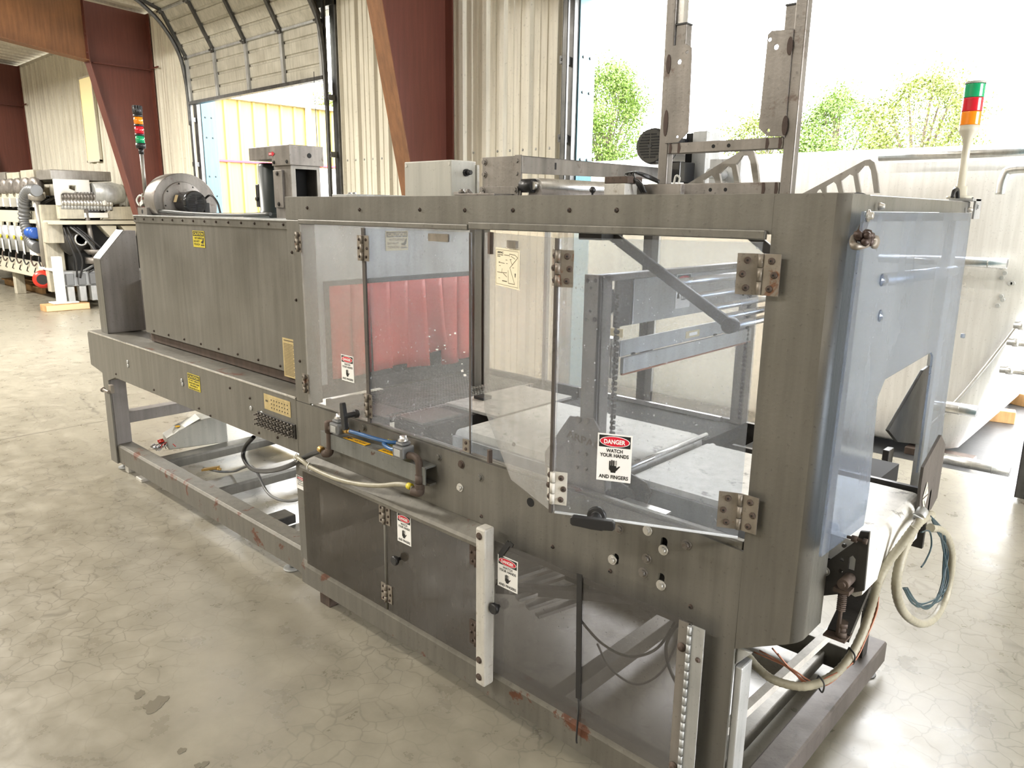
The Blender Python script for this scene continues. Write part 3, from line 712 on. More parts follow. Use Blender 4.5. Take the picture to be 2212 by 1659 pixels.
# lower side sheet with its slot holes
def hole(cx, cz, r, n=10, el=0): return [(cx+r*math.cos(2*math.pi*i/n), cz+r*math.sin(2*math.pi*i/n)+(el if i < n/2 else 0)) for i in range(n)]
slots = [U(1434, 1178, Y=0), U(1428, 1255, Y=0), U(1330, 1212, Y=0), U(1298, 1140, Y=0)]
sheet = front([(XL, .575), (-.26, .575), (-.26, .05), (-.155, .05), (-.152, .826), (-.30, .836), (-1.90, .838), (XL, .838)], 'side_sheet', 0.0, .008,
              holes=[hole(p.x, p.z, .010, 10, .012) for p in slots])
mb = MB(); mb.box(-.1545, -.134, .012, .07, .05, .52); mb.prism([(-.1545, .521), (-.112, .573), (-.1545, .573)], 'y', .012, .02); obj('corner_leg', mb, M['zinc'], sw, bevel=.004, label='leg with its outer edge coloured bright as lit from the side')  # lighter metal colour stands in for side light on the leg
mb = MB(); mb.prism([(.009, .80), (.030, .80), (.030, .845), (.012, .845), (.009, .842)], 'x', -1.98, -.16); sill = obj('door_sill', mb, M['olive_rust'], sw, bevel=.003)
mb = MB(); mb.box(-1.984, -1.07, -.014, 0, 1.541, 1.558); mb.box(-1.066, -.16, -.014, 0, 1.5445, 1.565); rail = obj('door_rail', mb, M['olive'], sw, bevel=.003, label='grey rub strip above the doors')
# screws along the top beam and post
scr = MB(); scr.rivet((0, 0, 0), (0, -1, 0), .0065, .005); scr.m(1).cyl((0, -.005, 0), (0, -.0056, 0), .003, 6)
def screw_at(p, parent=sw, name='screw', src=[None]):
    if src[0] is None:
        o = obj(name, scr, [M['rusty'], M['shadow']]); src[0] = o; o.parent = parent
    else:
        o = src[0].copy(); COL.objects.link(o); o.name = name; o.parent = parent
    base = Vector(parent['_base']); o.location = Vector(p)-base; return o
for px_, py in ((664, 449), (777, 453), (907, 453), (1004, 454), (1108, 454), (1230, 454), (1332, 454)): screw_at(U(px_, py, Y=0))
for px_, py in ((640, 648), (648, 780), (631, 545), (912, 938), (1040, 1115), (1194, 1181), (1492, 1310), (1318, 1233), (1110, 960), (776, 932), (868, 972)): screw_at(U(px_, py, Y=0))
# big bolts on the side sheet
hb = MB(); hb.hexbolt((0, 0, 0), (0, -1, 0), .0095, .008)
def bolt_at(p, n='bolt', parent=sw, mats=('bright',), src={}):
    k = mats[0]
    if k not in src:
        b = MB(); b.hexbolt((0, 0, 0), (0, -1, 0), .0095, .008); o = obj(n, b, M[k]); src[k] = o; o.parent = parent
    else:
        o = src[k].copy(); COL.objects.link(o); o.name = n; o.parent = parent
    o.location = Vector(p)-Vector(parent['_base']); return o
for px_, py, mt in ((1323, 1209, 'bright'), (1397, 1207, 'steel'), (1389, 1237, 'steel'), (1433, 1188, 'bright'), (1428, 1264, 'bright'), (1483, 1177, 'steel'), (1338, 1142, 'steel'), (1399, 1146, 'bright'),
                    (948, 987, 'olive'), (997, 1003, 'rusty'), (1037, 1031, 'olive'), (994, 1053, 'bright'), (787, 924, 'olive')):
    bolt_at(U(px_, py, Y=0), mats=(mt,))
mb = MB(); p = U(1146, 1085, Y=0); mb.prism(hole(p.x, p.z, .014, 14), 'y', -.001, .0); obj('access_hole', mb, M['shadow'], sw)
# frame behind: rear posts, rear beam, cross beams, rear sheet, far end panel
D = 1.0
mb = MB(); mb.box(XL, -.30, D-.06, D, 1.556, 1.64); obj('rear_beam', mb, M['olive'], sw, bevel=.003)
mb = MB(); mb.box(-.07, -.008, .0855, D+.02, 1.585, 1.64); obj('end_beam', mb, M['olive'], sw, bevel=.003)
mb = MB(); mb.box(-.34, -.31, D-.10, D, .6, 1.556); obj('rear_post', mb, M['dark'], sw, bevel=.003)
mb = MB(); mb.box(-1.09, -1.05, D-.05, D, .80, 1.556); obj('rear_post', mb, M['dark'], sw, bevel=.003)
mb = MB(); mb.box(-1.62, -1.60, D-.02, D, .8, 1.556); obj('rear_post', mb, M['zinc'], sw, bevel=.002)
mb = MB(); mb.box(-.055, -.03, D-.02, D+.03, .70, 1.585); obj('rear_corner_angle', mb, M['zinc'], sw, bevel=.002)
mb = MB(); mb.box(XL+.01, -.345, D-.02, D, .5, .845); obj('rear_sheet', mb, M['dark'], sw)
for i, (x0, x1) in enumerate(((-1.045, -.345), (-1.595, -1.095), (-2.05, -1.625))):
    mb = MB(); mb.box(x0, x1, D+.002, D+.008, .845, 1.556); rp = obj('rear_guard', mb, M['poly_back'], sw, label='brown stained clear rear guard sheet' if i < 2 else None)
d = Decal((-.98, D-.022+.02, 1.13), EX, EZ); 
mb = MB(); mb.box(-1.285, -1.20, D-.004, D+.001, 1.09, 1.125); obj('paper_label', mb, M['stk_fade'], sw)
# tunnel mouth: end wall with the coral curtain
mb = MB(); XT = -2.0
mb.prism([(.062, .85), (D-.06, .85), (D-.06, 1.556), (.062, 1.556)], 'x', XT-.012, XT, holes=[[(.115, .90), (.115, 1.30), (.90, 1.30), (.90, .90)][::-1]])
tw = obj('tunnel_end_wall', mb, M['zinc'], sw)
mb = MB()
for a in ((.095, .115, .86, 1.32), (.90, .92, .86, 1.32), (.095, .92, 1.30, 1.32)): mb.box(XT, XT+.008, a[0], a[1], a[2], a[3])
obj('curtain_frame', mb, M['dark'], sw)
y = .115
for i in range(8):
    R = random.Random(i); w = .098; mb = MB(); rows = []; zb = [.925, .925, .93, .935, .915, .96, .90, .915][i]
    for k in range(9):
        t = k/8; z = 1.30-(1.30-zb)*t; row = []
        for j in range(6):
            s = j/5; bulge = .004+.012*math.sin(s*3.14+i)*t + (.02*t*s if i in (2, 4, 5) else 0) + (.05*max(0, t-.7)*s if i == 5 else 0)
            row.append(mb.bm.verts.new((XT+.004+bulge, y+w*s*1.03, z+(.028*t*t*s if i == 5 else 0))))
        rows.append(row)
    for A, B in zip(rows, rows[1:]):
        for j in range(5):
            f = mb.bm.faces.new([A[j], A[j+1], B[j+1], B[j]]); f.smooth = True
    o = obj('curtain_strip', mb, M['curtain'], sw); so = o.modifiers.new('thickness', 'SOLIDIFY'); so.thickness = .002; y += w
mb = MB(); mb.box(XT-.0145, XT-.0125, .1, .92, .86, 1.31); obj('tunnel_mouth_shade', mb, M['shadow'], sw)  # black sheet stands in for the unlit tunnel behind the curtain
p = U(832, 499, X=XT); q = U(881, 540, X=XT); caution((XT+.001, p.y, q.z), (0, 1, 0), EZ, (q.y-p.y), p.z-q.z, sw, ('HOT SURFACE', 'DO NOT', 'TOUCH'), 'stk_fade', 'stk_brown', hot=True, label='faded tan hot surface sticker on the tunnel wall')
mb = MB(); mb.box(XT+.001, XT+.006, .065, .93, .851, .905); obj('mouth_shade_strip', mb, M['dark'], sw)  # dark strip painted in for the shade below the curtain
# vertical guide bars behind the gap between door pairs
for px_, w in ((1026, .03), (1046, .025)):
    p = U(px_, 600, X=-1.7); mb = MB(); mb.box(-1.72, -1.69, p.y-.012, p.y+w, .86, 1.55); obj('guide_bar', mb, M['olive'], sw, bevel=.002)
mb = MB(); mb.bar(U(1310, 500, Y=.16), U(1575, 700, Y=.16), .028, .012, up=(0, 1, 0)); q = U(1578, 703, Y=.16); mb.cyl((q.x, q.y-.014, q.z), (q.x, q.y+.014, q.z), .02, 14); obj('slant_arm', mb, M['dark'], sw, bevel=.002, label='dark slanting arm behind the front doors')
mb = MB(); mb.bar(U(1620, 505, Y=.5), U(1700, 575, Y=.5), .03, .012, up=(0, 1, 0)); obj('slant_arm', mb, M['dark'], sw, bevel=.002)
mb = MB(); q = U(1298, 508, Y=.15); mb.box(q.x-.04, q.x+.04, .10, .2, q.z-.012, q.z+.05); obj('arm_bracket', mb, M['dark'], sw, bevel=.003)

# lower cabinet: stile, drip ledge, bottom rail, doors
mb = MB(); mb.box(-2.068, -1.945, -.03, -.001, .1685, .60); stile = obj('cabinet_stile', mb, M['olive'], sw, bevel=.003)
mb = MB(); mb.prism([(-.056, .592), (-.050, .602), (-.001, .630), (-.001, .616), (-.044, .594), (-.048, .580), (-.056, .580)], 'x', -2.0, -.985); obj('drip_ledge', mb, M['olive_rust'], sw, bevel=.001, label='dirty drip ledge above the cabinet doors')
mb = MB(); mb.prism([(-.03, .055), (.02, .055), (.02, .168), (-.012, .168), (-.022, .152), (-.03, .135)], 'x', -2.068, -.262); obj('bottom_rail', mb, M['olive_rust'], sw, bevel=.002, label='bottom rail with peeling rusty paint')
mb = MB(); mb.box(-2.02, -.19, .25, .26, .10, .50); 
bk = obj('cabinet_back', mb, M['olive'], sw)
bk.hide_render = True; bpy.data.objects.remove(bk)
def sheet_door(x0, x1, z0, z1, y, mat, name='clear_door', th=.006, label=None, poly=None):
    mb = MB(); mb.prism(poly or R_(x0, x1, z0, z1), 'y', y-th, y); return obj(name, mb, M[mat], sw, bevel=.0008, label=label)
YD = -.034
cdA = sheet_door(-2.003, -1.474, .165, .590, YD, 'poly_dark', label='brown tinted cabinet door panel')
cdB = sheet_door(-1.464, -.992, .165, .590, YD, 'poly_dark', label='brown tinted cabinet door panel with danger sticker')
cdC = sheet_door(-.925, -.25, .165, .617, YD, 'poly_lower', label='hazy clear cabinet door with black strap')
def hinge(cx, z, h, wl, wr, y, parent, mat='hinge', ang=0, nb=3, name='hinge'):
    """leaf hinge seen face-on: two leaves with screws about a knuckle, standing on plane y"""
    mb = MB(); mb.box(cx-wl, cx, y-.003, y, z, z+h); mb.box(cx, cx+wr, y-.003, y, z, z+h)
    n = 3
    for i in range(n): mb.cyl((cx, y-.006, z+h*i/n+.001), (cx, y-.006, z+h*(i+1)/n-.001), .006, 10)
    mb.m(1)
    for s in (-1, 1):
        for i in range(nb):
            off = (.58 if i % 2 == 0 else .74)*(wl if s < 0 else wr)
            mb.rivet((cx+s*off, y-.003, z+h*(i+.5)/nb), (0, -1, 0), .0052, .004)
    mb.m(2)
    for s in (-1, 1):
        for i in range(nb):
            off = (.58 if i % 2 == 0 else .74)*(wl if s < 0 else wr)
            mb.cyl((cx+s*off, y-.0068, z+h*(i+.5)/nb), (cx+s*off, y-.0074, z+h*(i+.5)/nb), .0022, 6)
    o = obj(name, mb, [M[mat], M['rusty'], M['shadow']], parent); return o
hinge(-1.469, .505, .07, .03, .032, YD-.006, cdA); hinge(-1.469, .20, .07, .03, .032, YD-.006, cdA)
mb = MB(); mb.cyl((-1.469, YD-.004, .17), (-1.469, YD-.004, .588), .007, 8); obj('hinge_seam', mb, M['olive'], cdA)
mb = MB(); mb.box(-.962, -.922, -.085, -.042, .13, .665); pst = obj('door_stop_post', mb, M['whitepost'], sw, bevel=.006, label='chalky white square post between the cabinet doors')
mb = MB()
for z in (.64, .22, .16): mb.hexbolt((-.945, -.085, z), (0, -1, 0), .008, .006)
obj('post_bolts', mb, M['rusty'], pst, kind='stuff')
hinge(-1.0, .505, .085, .032, .022, YD-.006, cdB, 'rusty'); hinge(-1.0, .225, .085, .032, .022, YD-.006, cdB, 'rusty')
def knob(px_, py, y, parent, r=.017):
    p = U(px_, py, Y=y-.012); mb = MB(); mb.lathe((p.x, y, p.z), (0, -1, 0), [(.006, 0), (.006, .012), (r*.8, .013), (r, .018), (r, .026), (r*.85, .03)], 18); return obj('knob', mb, M['black'], parent, label='black round knob')
knob(858, 1209, YD-.006, cdB); knob(1072, 1312, YD-.006, cdC, .018)
p = U(858, 1106, Y=YD-.006); q = U(889, 1188, Y=YD-.006)
danger((p.x, YD-.006, q.z+.012), EX, EZ, (q.x-p.x), (p.z-q.z)-.010, 'danger_sticker', cdB)
p = U(1076, 1197, Y=YD-.006); q = U(1118, 1295, Y=YD-.006); danger((p.x, YD-.006, q.z+.018), EX, EZ, q.x-p.x, p.z-q.z-.016, 'danger_sticker', cdC)
p = U(654, 1026, Y=-.031); q = U(672, 1072, Y=-.031); danger((-2.066, -.031, q.z+.01), EX, EZ, .118, p.z-q.z-.02, 'danger_sticker', stile, lines=('KEEP HANDS', 'AWAY FROM', 'ROLLERS'), hand=False, label='half hidden danger sticker about rollers')
# piano hinge of the right cabinet door
mb = MB(); mb.box(-.246, -.212, YD-.0095, YD-.0065, .10, .615)
for i in range(21): mb.cyl((-.2505, YD-.012, .10+.0245*i), (-.2505, YD-.012, .10+.0245*i+.0215), .006, 10)
obj('piano_hinge', mb, M['zinc'], cdC, label='long piano hinge')
mb = MB(); mb.box(-.283, -.256, YD-.009, YD-.0062, .168, .615); obj('door_edge_strip', mb, M['steel'], cdC)
mb = MB()
for z in (.545, .20): mb.lathe((-.270, YD-.009, z), (0, -1, 0), [(.012, 0), (.012, .003), (.007, .004), (.007, .009), (.003, .0095)], 12)
for z in (.53, .17): mb.rivet((-.224, YD-.0095, z), (0, -1, 0), .007, .005)
obj('door_screws', mb, M['rusty'], cdC, kind='stuff')
# black strap hanging on the right cabinet door
mb = MB(); a = U(1252, 1240, Y=YD-.009); b = U(1249, 1510, Y=YD-.010); c = U(1246, 1605, Y=YD-.01)
mb.bar((a.x, YD-.009, a.z), (b.x, YD-.009, b.z), .018, .003, up=(0, 1, 0)); mb.tube([(b.x, YD-.009, b.z), (b.x+.004, YD-.012, b.z-.03), (c.x-.002, YD-.01, c.z+.02), (c.x, YD-.01, c.z)], .003, 5)
obj('strap', mb, M['black'], cdC, label='black webbing strap with frayed end')
mb = MB(); a = U(1080, 1200, Y=YD-.01); b = U(1100, 1172, Y=YD-.01); c = U(1108, 1180, Y=YD-.01); mb.bar(a, b, .016, .004, up=(0, 1, 0)); mb.bar(b, c, .012, .004, up=(0, 1, 0)); obj('tape_piece', mb, M['black'], cdC)
# inside the cabinet, seen through the doors: return rollers, cross bar, loops of cable
for i in range(5):
    mb = MB(); p = U(1130+22*i, 1250+18*i, Y=.15); mb.bar((p.x-.07, .10, p.z-.02), (p.x+.13, .62, p.z+.03), .028, .012); obj('slat_roller', mb, M['bright'], sw)
mb = MB(); mb.bar((-1.05, .10, .36), (-.35, .5, .40), .03, .03); obj('brace', mb, M['steel'], sw)
mb = MB(); mb.box(-.80, -.70, .15, .30, .46, .574); mb.prism([(-.70, .574), (-.42, .574), (-.46, .50), (-.60, .48), (-.66, .44)], 'y', .2, .24); obj('drive_bracket', mb, M['dark'], sw, bevel=.003)
def cable(pts, r, mat, name='cable', parent=sw):
    mb = MB(); mb.tube(pts, r, 7); return obj(name, mb, M[mat], parent)
Yc = .08
cable([U(1250, 1335, Y=Yc), U(1300, 1390, Y=Yc), U(1360, 1418, Y=Yc), U(1420, 1400, Y=Yc), U(1460, 1340, Y=Yc)], .004, 'hose_black')
cable([U(1290, 1390, Y=Yc), U(1320, 1445, Y=Yc), U(1375, 1478, Y=Yc), U(1430, 1450, Y=Yc), U(1470, 1370, Y=Yc)], .0035, 'valve')
cable([U(1470, 1340, Y=Yc), U(1440, 1390, Y=Yc), U(1445, 1440, Y=Yc), U(1470, 1492, Y=Yc)], .005, 'hose_black')
# base: rear rail, cross rails, end channel
mb = MB(); mb.box(XL, -.15, .92, 1.0, .05, .14); obj('rear_base_rail', mb, M['olive'], sw, bevel=.003)
mb = MB(); mb.box(XL, -.15, .93, .99, .14, .6); obj('rear_base_sheet', mb, M['zinc'], sw) if False else mb.bm.free()
for x in (-1.96, -.75):
    mb = MB(); mb.box(x-.03, x+.03, .03, .92, .06, .12); obj('cross_rail', mb, M['olive'], sw, bevel=.003)
mb = MB(); mb.prism([(-.30, .05), (-.30, .10), (-.235, .10), (-.235, .05)], 'y', .1, 1.0); obj('inner_base_beam', mb, M['olive'], sw, bevel=.004)
mb = MB(); mb.prism([(-.17, .035), (-.17, .105), (-.164, .111), (-.096, .111), (-.09, .105), (-.09, .035), (-.096, .035), (-.096, .10), (-.164, .10), (-.164, .035)], 'y', .10, 1.12); obj('end_base_channel', mb, M['brownbase'], sw, bevel=.001, label='scuffed brownish base channel at the infeed end')
mb = MB()
for x, yy in ((-.13, .2), (-.13, 1.05), (-1.93, .0+.06), (-1.93, .95)): mb.cyl((x, yy, 0), (x, yy, .006), .035, 12); mb.cyl((x, yy, .006), (x, yy, .07), .012, 8)
obj('levelling_feet', mb, M['dark'], sw, kind='stuff')
mb = MB(); p = U(705, 1270, Y=-.0); mb.prism([(-.02, 0), (.06, 0), (.06, .07), (-.02, .07)], 'x', p.x-.02, p.x+.05); obj('foot_block', mb, M['rusty'], sw, bevel=.003)
mb = MB(); mb.box(-.14, -.12, .95, 1.0, .111, .86); obj('end_upright', mb, M['dark'], sw, bevel=.002)
mb = MB(); mb.bar((-.28, .12, .14), (-.15, .95, .30), .025, .025); obj('end_brace', mb, M['whitepost'], sw)
# ------------------------------------------------------------------ upper clear doors
# left pair, shut
mb = MB(); d1 = MB(); d1.prism(R_(-1.962, -1.566, .857, 1.540), 'y', -.020, -.014); door1 = obj('clear_door', d1, M['poly_dusty'], sw, label='dusty clear door leaf, far left')
d2 = MB(); d2.prism(R_(-1.556, -1.048, .860, 1.536), 'y', -.020, -.014); door2 = obj('clear_door', d2, M['film_poly'], sw, label='scuffed clear door leaf left of the gap')
mb.bm.free()
mb = MB(); mb.box(-1.571, -1.555, -.027, -.0205, .858, 1.536); obj('meeting_strip', mb, M['brownbase'], door1)
def hz(px_, py, y): return U(px_, py, Y=y)
p = hz(643, 523, -.002); hinge(-1.972, p.z-.035, .075, .022, .02, -.021, door1)
p = hz(664, 826, -.002); hinge(-1.972, p.z-.035, .075, .022, .02, -.021, door1)
p = hz(795, 538, -.02); hinge(-1.562, p.z-.04, .085, .03, .033, -.027, door2)
p = hz(810, 880, -.02); hinge(-1.562, p.z-.04, .085, .02, .024, -.027, door2)
p = hz(737, 760, -.02); q = hz(766, 832, -.02); danger((p.x, -.0205, q.z+.008), EX, EZ, q.x-p.x, p.z-q.z-.016, 'danger_sticker', door1)
def thandle(px_, py, y, parent, tilt, stem=.05, L=.10):
    p = U(px_, py, Y=y); mb = MB()
    mb.lathe((p.x, y, p.z), (0, -1, 0), [(.016, 0), (.016, .012), (.010, .014), (.010, stem), (.013, stem+.001)], 14)
    c = Vector((p.x, y-stem-.008, p.z)); a = Vector((math.cos(tilt), 0, math.sin(tilt)))
    n = Vector((-a.z, 0, a.x))
    pts = [(-.5, -.10), (-.46, -.16), (0, -.22), (.46, -.16), (.5, -.10), (.5, .10), (.46, .16), (0, .22), (-.46, .16), (-.5, .10)]
    A = [c+a*(s*L)+n*(t*L*.55)+Vector((0, .008, 0)) for s, t in pts]; B = [v-Vector((0, .016, 0)) for v in A]
    va = [mb.bm.verts.new(v) for v in A]; vb = [mb.bm.verts.new(v) for v in B]
    mb.bm.faces.new(va[::-1]); mb.bm.faces.new(vb)
    for i in range(10): mb.bm.faces.new([va[i], va[(i+1) % 10], vb[(i+1) % 10], vb[i]])
    return obj('t_handle', mb, M['black'], parent, bevel=.002, label='black T handle')
thandle(772, 893, -.02, door1, math.radians(96))
mb = MB(); mb.box(-1.080, -1.050, -.026, -.0205, .865, .905); mb.m(1); mb.rivet((-1.065, -.026, .895), (0, -1, 0), .006, .004); mb.rivet((-1.065, -.026, .875), (0, -1, 0), .006, .004); obj('catch_plate', mb, [M['hinge'], M['rusty']], door2)
mb = MB(); mb.box(-1.23, -1.14, -.026, -.0205, 1.505, 1.528); obj('top_catch', mb, M['hinge'], door2)
mb = MB()
for i in range(26):
    R = random.Random(i+50); a = R.uniform(-1.25, -1.07); z = R.uniform(1.10, 1.24); s = R.choice((.0006, .001, .0014, .002, .0035)); mb.obox((a, -.0207, z), (s*R.uniform(1, 2.2), 0, s*.3), (0, .0002, 0), (-s*.3, 0, s*R.uniform(.4, .9)))
obj('white_smears', mb, M['stk_white'], door2, kind='stuff', label='white residue flecks')
mb = MB(); mb.box(-1.0545, -1.0475, -.0215, -.0205, .862, 1.534); obj('edge_strip', mb, M['brownbase'], door2)
# right pair, folded outward
H = Vector((-.163, -.012)); F = Vector((-.565, -.195)); G = Vector((-.985, -.018))
def leaf(P, Q, z0, z1, mat, cut=None, name='clear_door', label=None, th=.006):
    dirv = (Q-P); Ln = dirv.length; a = Vector((dirv.x/Ln, dirv.y/Ln, 0)); n = Vector((a.y, -a.x, 0))
    if n.y > 0: n = -n
    poly = cut(Ln, z0, z1) if cut else [(0, z0), (Ln, z0), (Ln, z1), (0, z1)]
    base = Vector((P.x, P.y, 0)); mb = MB()
    A = [mb.bm.verts.new(base+a*s+Vector((0, 0, z))) for s, z in poly]; B = [mb.bm.verts.new(base+a*s+Vector((0, 0, z))+n*th) for s, z in poly]
    mb.bm.faces.new(A); mb.bm.faces.new(B[::-1]); k = len(A)
    for i in range(k): mb.bm.faces.new([A[i], A[(i+1) % k], B[(i+1) % k], B[i]])
    return obj(name, mb, M[mat], sw, bevel=.0006, label=label), base, a, n
door4, b4, a4, n4 = leaf(F, H, .862, 1.540, 'film_poly', label='clear door leaf right of the fold, standing open with danger sticker')
door3, b3, a3, n3 = leaf(G, F, .862, 1.538, 'poly_dusty', cut=lambda L, z0, z1: [(.20, z0), (L, z0), (L, z1), (.0, z1), (0, z0+.155)], label='dusty clear door leaf with slanted lower corner and diagram sticker')
mb = MB()
c = b3+a3*(F-G).length; mb.box(c.x-.012, c.x-.003, c.y-.010, c.y-.004, .862, 1.538); obj('fold_strip', mb, M['brownbase'], door3)
mb = MB(); mb.bar(b4+a4*.0+Vector((0, 0, .8635)), b4+a4*(H-F).length+Vector((0, 0, .8635)), .007, .004); obj('edge_trim', mb, M['stk_white'], door4, label='pale polished bottom edge')
def on4(px_, py, off=.006):   # point on the door leaf plane
    d = RIGHT*((px_-1106)/FPX)+DOWN*((py-829.5)/FPX)+FWD; O = b4+n4*off; return CAM+d*((O-CAM).dot(n4)/d.dot(n4))
def on3(px_, py, off=.006):
    d = RIGHT*((px_-1106)/FPX)+DOWN*((py-829.5)/FPX)+FWD; O = b3+n3*off; return CAM+d*((O-CAM).dot(n3)/d.dot(n3))
p, r, q = on4(1290, 934), on4(1365, 939), on4(1288, 1035)
danger(Vector((q.x, q.y, q.z)), a4, EZ, (r-p).dot(a4), p.z-q.z, 'danger_sticker', door4)
p, r, q = on3(1072, 534), on3(1124, 545), on3(1071, 615)
def diagram(O, u, v, w, h, parent):
    d = Decal(O, u, v); K = M['stk_black']; d.sheet(0, 0, w, h, M['paper2'])
    for a, b in (((.03, .05), (.95, .05)), ((.03, .95), (.95, .95)), ((.03, .05), (.03, .95)), ((.95, .05), (.95, .95))): d.line((a[0]*w, a[1]*h), (b[0]*w, b[1]*h), .006*w, M['stk_brown'])
    d.text('ARPAC', .08*w, .86*h, .05*h, K, 1, w=.26*w, bold=.04, align='l'); d.text('FILM FEED', .08*w, .81*h, .026*h, K, 1, w=.26*w, align='l'); d.text('SIDE', .08*w, .765*h, .026*h, K, 1, w=.13*w, align='l')
    L = [(.38, .83, .58, .83), (.60, .87, .60, .80), (.60, .87, .82, .86), (.82, .86, .93, .80), (.93, .80, .62, .52), (.62, .52, .82, .12), (.82, .12, .56, .12), (.56, .12, .55, .45), (.08, .36, .28, .36), (.28, .36, .30, .47), (.28, .36, .50, .38), (.34, .35, .50, .27), (.40, .61, .20, .62), (.62, .74, .72, .60), (.66, .82, .83, .76)]
    for a in L: d.line((a[0]*w, a[1]*h), (a[2]*w, a[3]*h), .010*w, M['stk_brown'])
    d.poly([(.13*w, .62*h), (.19*w, .645*h), (.19*w, .60*h)], K)
    for x, y in ((.44, .70), (.46, .61), (.62, .73), (.16, .53), (.72, .53), (.14, .20)): d.rect(x*w, y*h, (x+.07)*w, (y+.012)*h, M['stk_brown'])
    d.poly([(.82*w, .40*h), (.86*w, .40*h), (.85*w, .30*h), (.83*w, .30*h)], K); d.rect(.30*w, .14*h, .5*w, .165*h, M['stk_brown'])
    return d.done('diagram_sticker', parent, 'cream film path diagram sticker')
diagram(q, a3, EZ, (r-p).dot(a3), p.z-q.z, door3)
def leafhinge(C, a, n, wl, wr, z, h, parent, mat='hinge', mat2=None):
    """hinge lying on a slanted leaf (left plate) and a second plane (right plate)"""
    mb = MB(); C = Vector((C.x, C.y, 0))
    def plate(a_, n_, s0, s1, mi):
        mb.m(mi); c = C+a_*((s0+s1)/2)+n_*.0015+Vector((0, 0, z+h/2)); mb.obox(c, a_*abs(s1-s0)/2, n_*.0015, Vector((0, 0, h/2)))
    plate(a[0], n[0], -wl, 0, 0); plate(a[1], n[1], 0, wr, 0)
    mb.m(0)
    for i in range(3): mb.cyl(C+n[0]*.004+Vector((0, 0, z+h*i/3+.001)), C+n[0]*.004+Vector((0, 0, z+h*(i+1)/3-.001)), .0065, 10)
    for s, a_, n_, w in ((-1, a[0], n[0], wl), (1, a[1], n[1], wr)):
        for i in range(3):
            c = C+a_*(s*w*(.56 if i % 2 == 0 else .74))+n_*.003+Vector((0, 0, z+h*(i+.5)/3))
            mb.m(1).lathe(c, n_, [(.0075, 0), (.0075, .002), (.0055, .0045), (.003, .0045)], 10); mb.m(2).cyl(c+n_*.0046, c+n_*.0050, .0026, 6)
    return obj('hinge', mb, [M[mat], M[mat2 or 'rusty'], M['shadow']], parent)
nF = Vector((0, -1, 0)); aX = Vector((1, 0, 0))
p = U(1655, 592, Y=-.01)
leafhinge(H+Vector((0, -.004)), (a4, aX), (n4, nF), .048, .045, p.z-.045, .088, door4)
p = U(1606, 1108, Y=-.01); leafhinge(H+Vector((0, -.004)), (a4, aX), (n4, nF), .048, .045, p.z-.04, .088, door4)
for py in (581, 1057):
    p = on4(1222, py); leafhinge(F+Vector((0, -.006)), (a3, a4), (n3, n4), .03, .034, p.z-.042, .085, door4, 'whitepost' if py > 800 else 'hinge')
p = on4(1290, 1112)
mb = MB(); c = p
mb.lathe(c, n4, [(.024, 0), (.024, .012), (.012, .014), (.012, .045)], 14); cc = c+n4*.052
pts = [(-.5, -.08), (-.46, -.15), (0, -.2), (.46, -.15), (.5, -.08), (.5, .10), (.44, .17), (-.44, .17), (-.5, .10)]
va = [mb.bm.verts.new(cc+a4*(s*.108)+Vector((0, 0, t*.075))-n4*.008) for s, t in pts]; vb = [mb.bm.verts.new(cc+a4*(s*.108)+Vector((0, 0, t*.075))+n4*.008) for s, t in pts]
mb.bm.faces.new(va); mb.bm.faces.new(vb[::-1])
for i in range(9): mb.bm.faces.new([va[i], va[(i+1) % 9], vb[(i+1) % 9], vb[i]])
mb.obox(c-n4*.02+Vector((0, 0, -.022)), a4*.013, n4*.02, Vector((0, 0, .02))); obj('t_handle', mb, M['black'], door4, bevel=.0025, label='black T handle')
mb = MB(); c = on3(1110, 528); mb.obox(c+n3*.004, a3*.028, n3*.004, Vector((0, 0, .010))); obj('top_catch', mb, M['hinge'], door3)
mb = MB(); c = on3(1062, 525); mb.obox(c+n3*.003, a3*.008, n3*.006, Vector((0, 0, .03))); obj('edge_magnet', mb, M['rusty'], door3); mb = MB(); c = on3(1060, 985); mb.obox(c+n3*.003, a3*.006, n3*.006, Vector((0, 0, .02))); obj('edge_magnet', mb, M['rusty'], door3)

# ------------------------------------------------------------------ infeed end guard and hinge lump on the column
mb = MB()
gp = [(.02, 1.606), (.02, .86), (.20, .905), (.245, .93), (.25, 1.16), (.275, 1.215), (.66, 1.31), (.675, 1.30), (.675, .87), (.86, .95), (.86, 1.606)]
G0 = lambda px_, py: (lambda p: (p.y, p.z))(U(px_, py, X=.03))
gp = [G0(1868, 457), G0(1774, 1204), G0(1866, 1135), G0(1878, 1060), G0(1896, 860), G0(1912, 820), G0(2012, 761), G0(2016, 770), G0(1983, 1022), G0(2031, 985), G0(2040, 900), G0(2099, 460)]
mb.prism(gp, 'x', .024, .030); guard = obj('end_guard', mb, M['poly_blue'], sw, bevel=.0006, label='bluish clear guard sheet with notched opening at the infeed end')
mb = MB()
for px_, py in ((1869, 466),): p = U(px_, py, X=.03); mb.lathe((.030, p.y+.012, p.z), (1, 0, 0), [(.012, 0), (.012, .004), (.007, .005), (.007, .011), (.003, .012)], 14)
obj('guard_screw', mb, M['bright'], guard)
mb = MB()
for px_, py in ((1898, 446), (2091, 453)): p = U(px_, py, X=0); mb.lathe((0, p.y, p.z), (1, 0, 0), [(.008, 0), (.008, .004), (.005, .012), (.002, .013)], 10)
obj('beam_studs', mb, M['bright'], sw, kind='stuff')
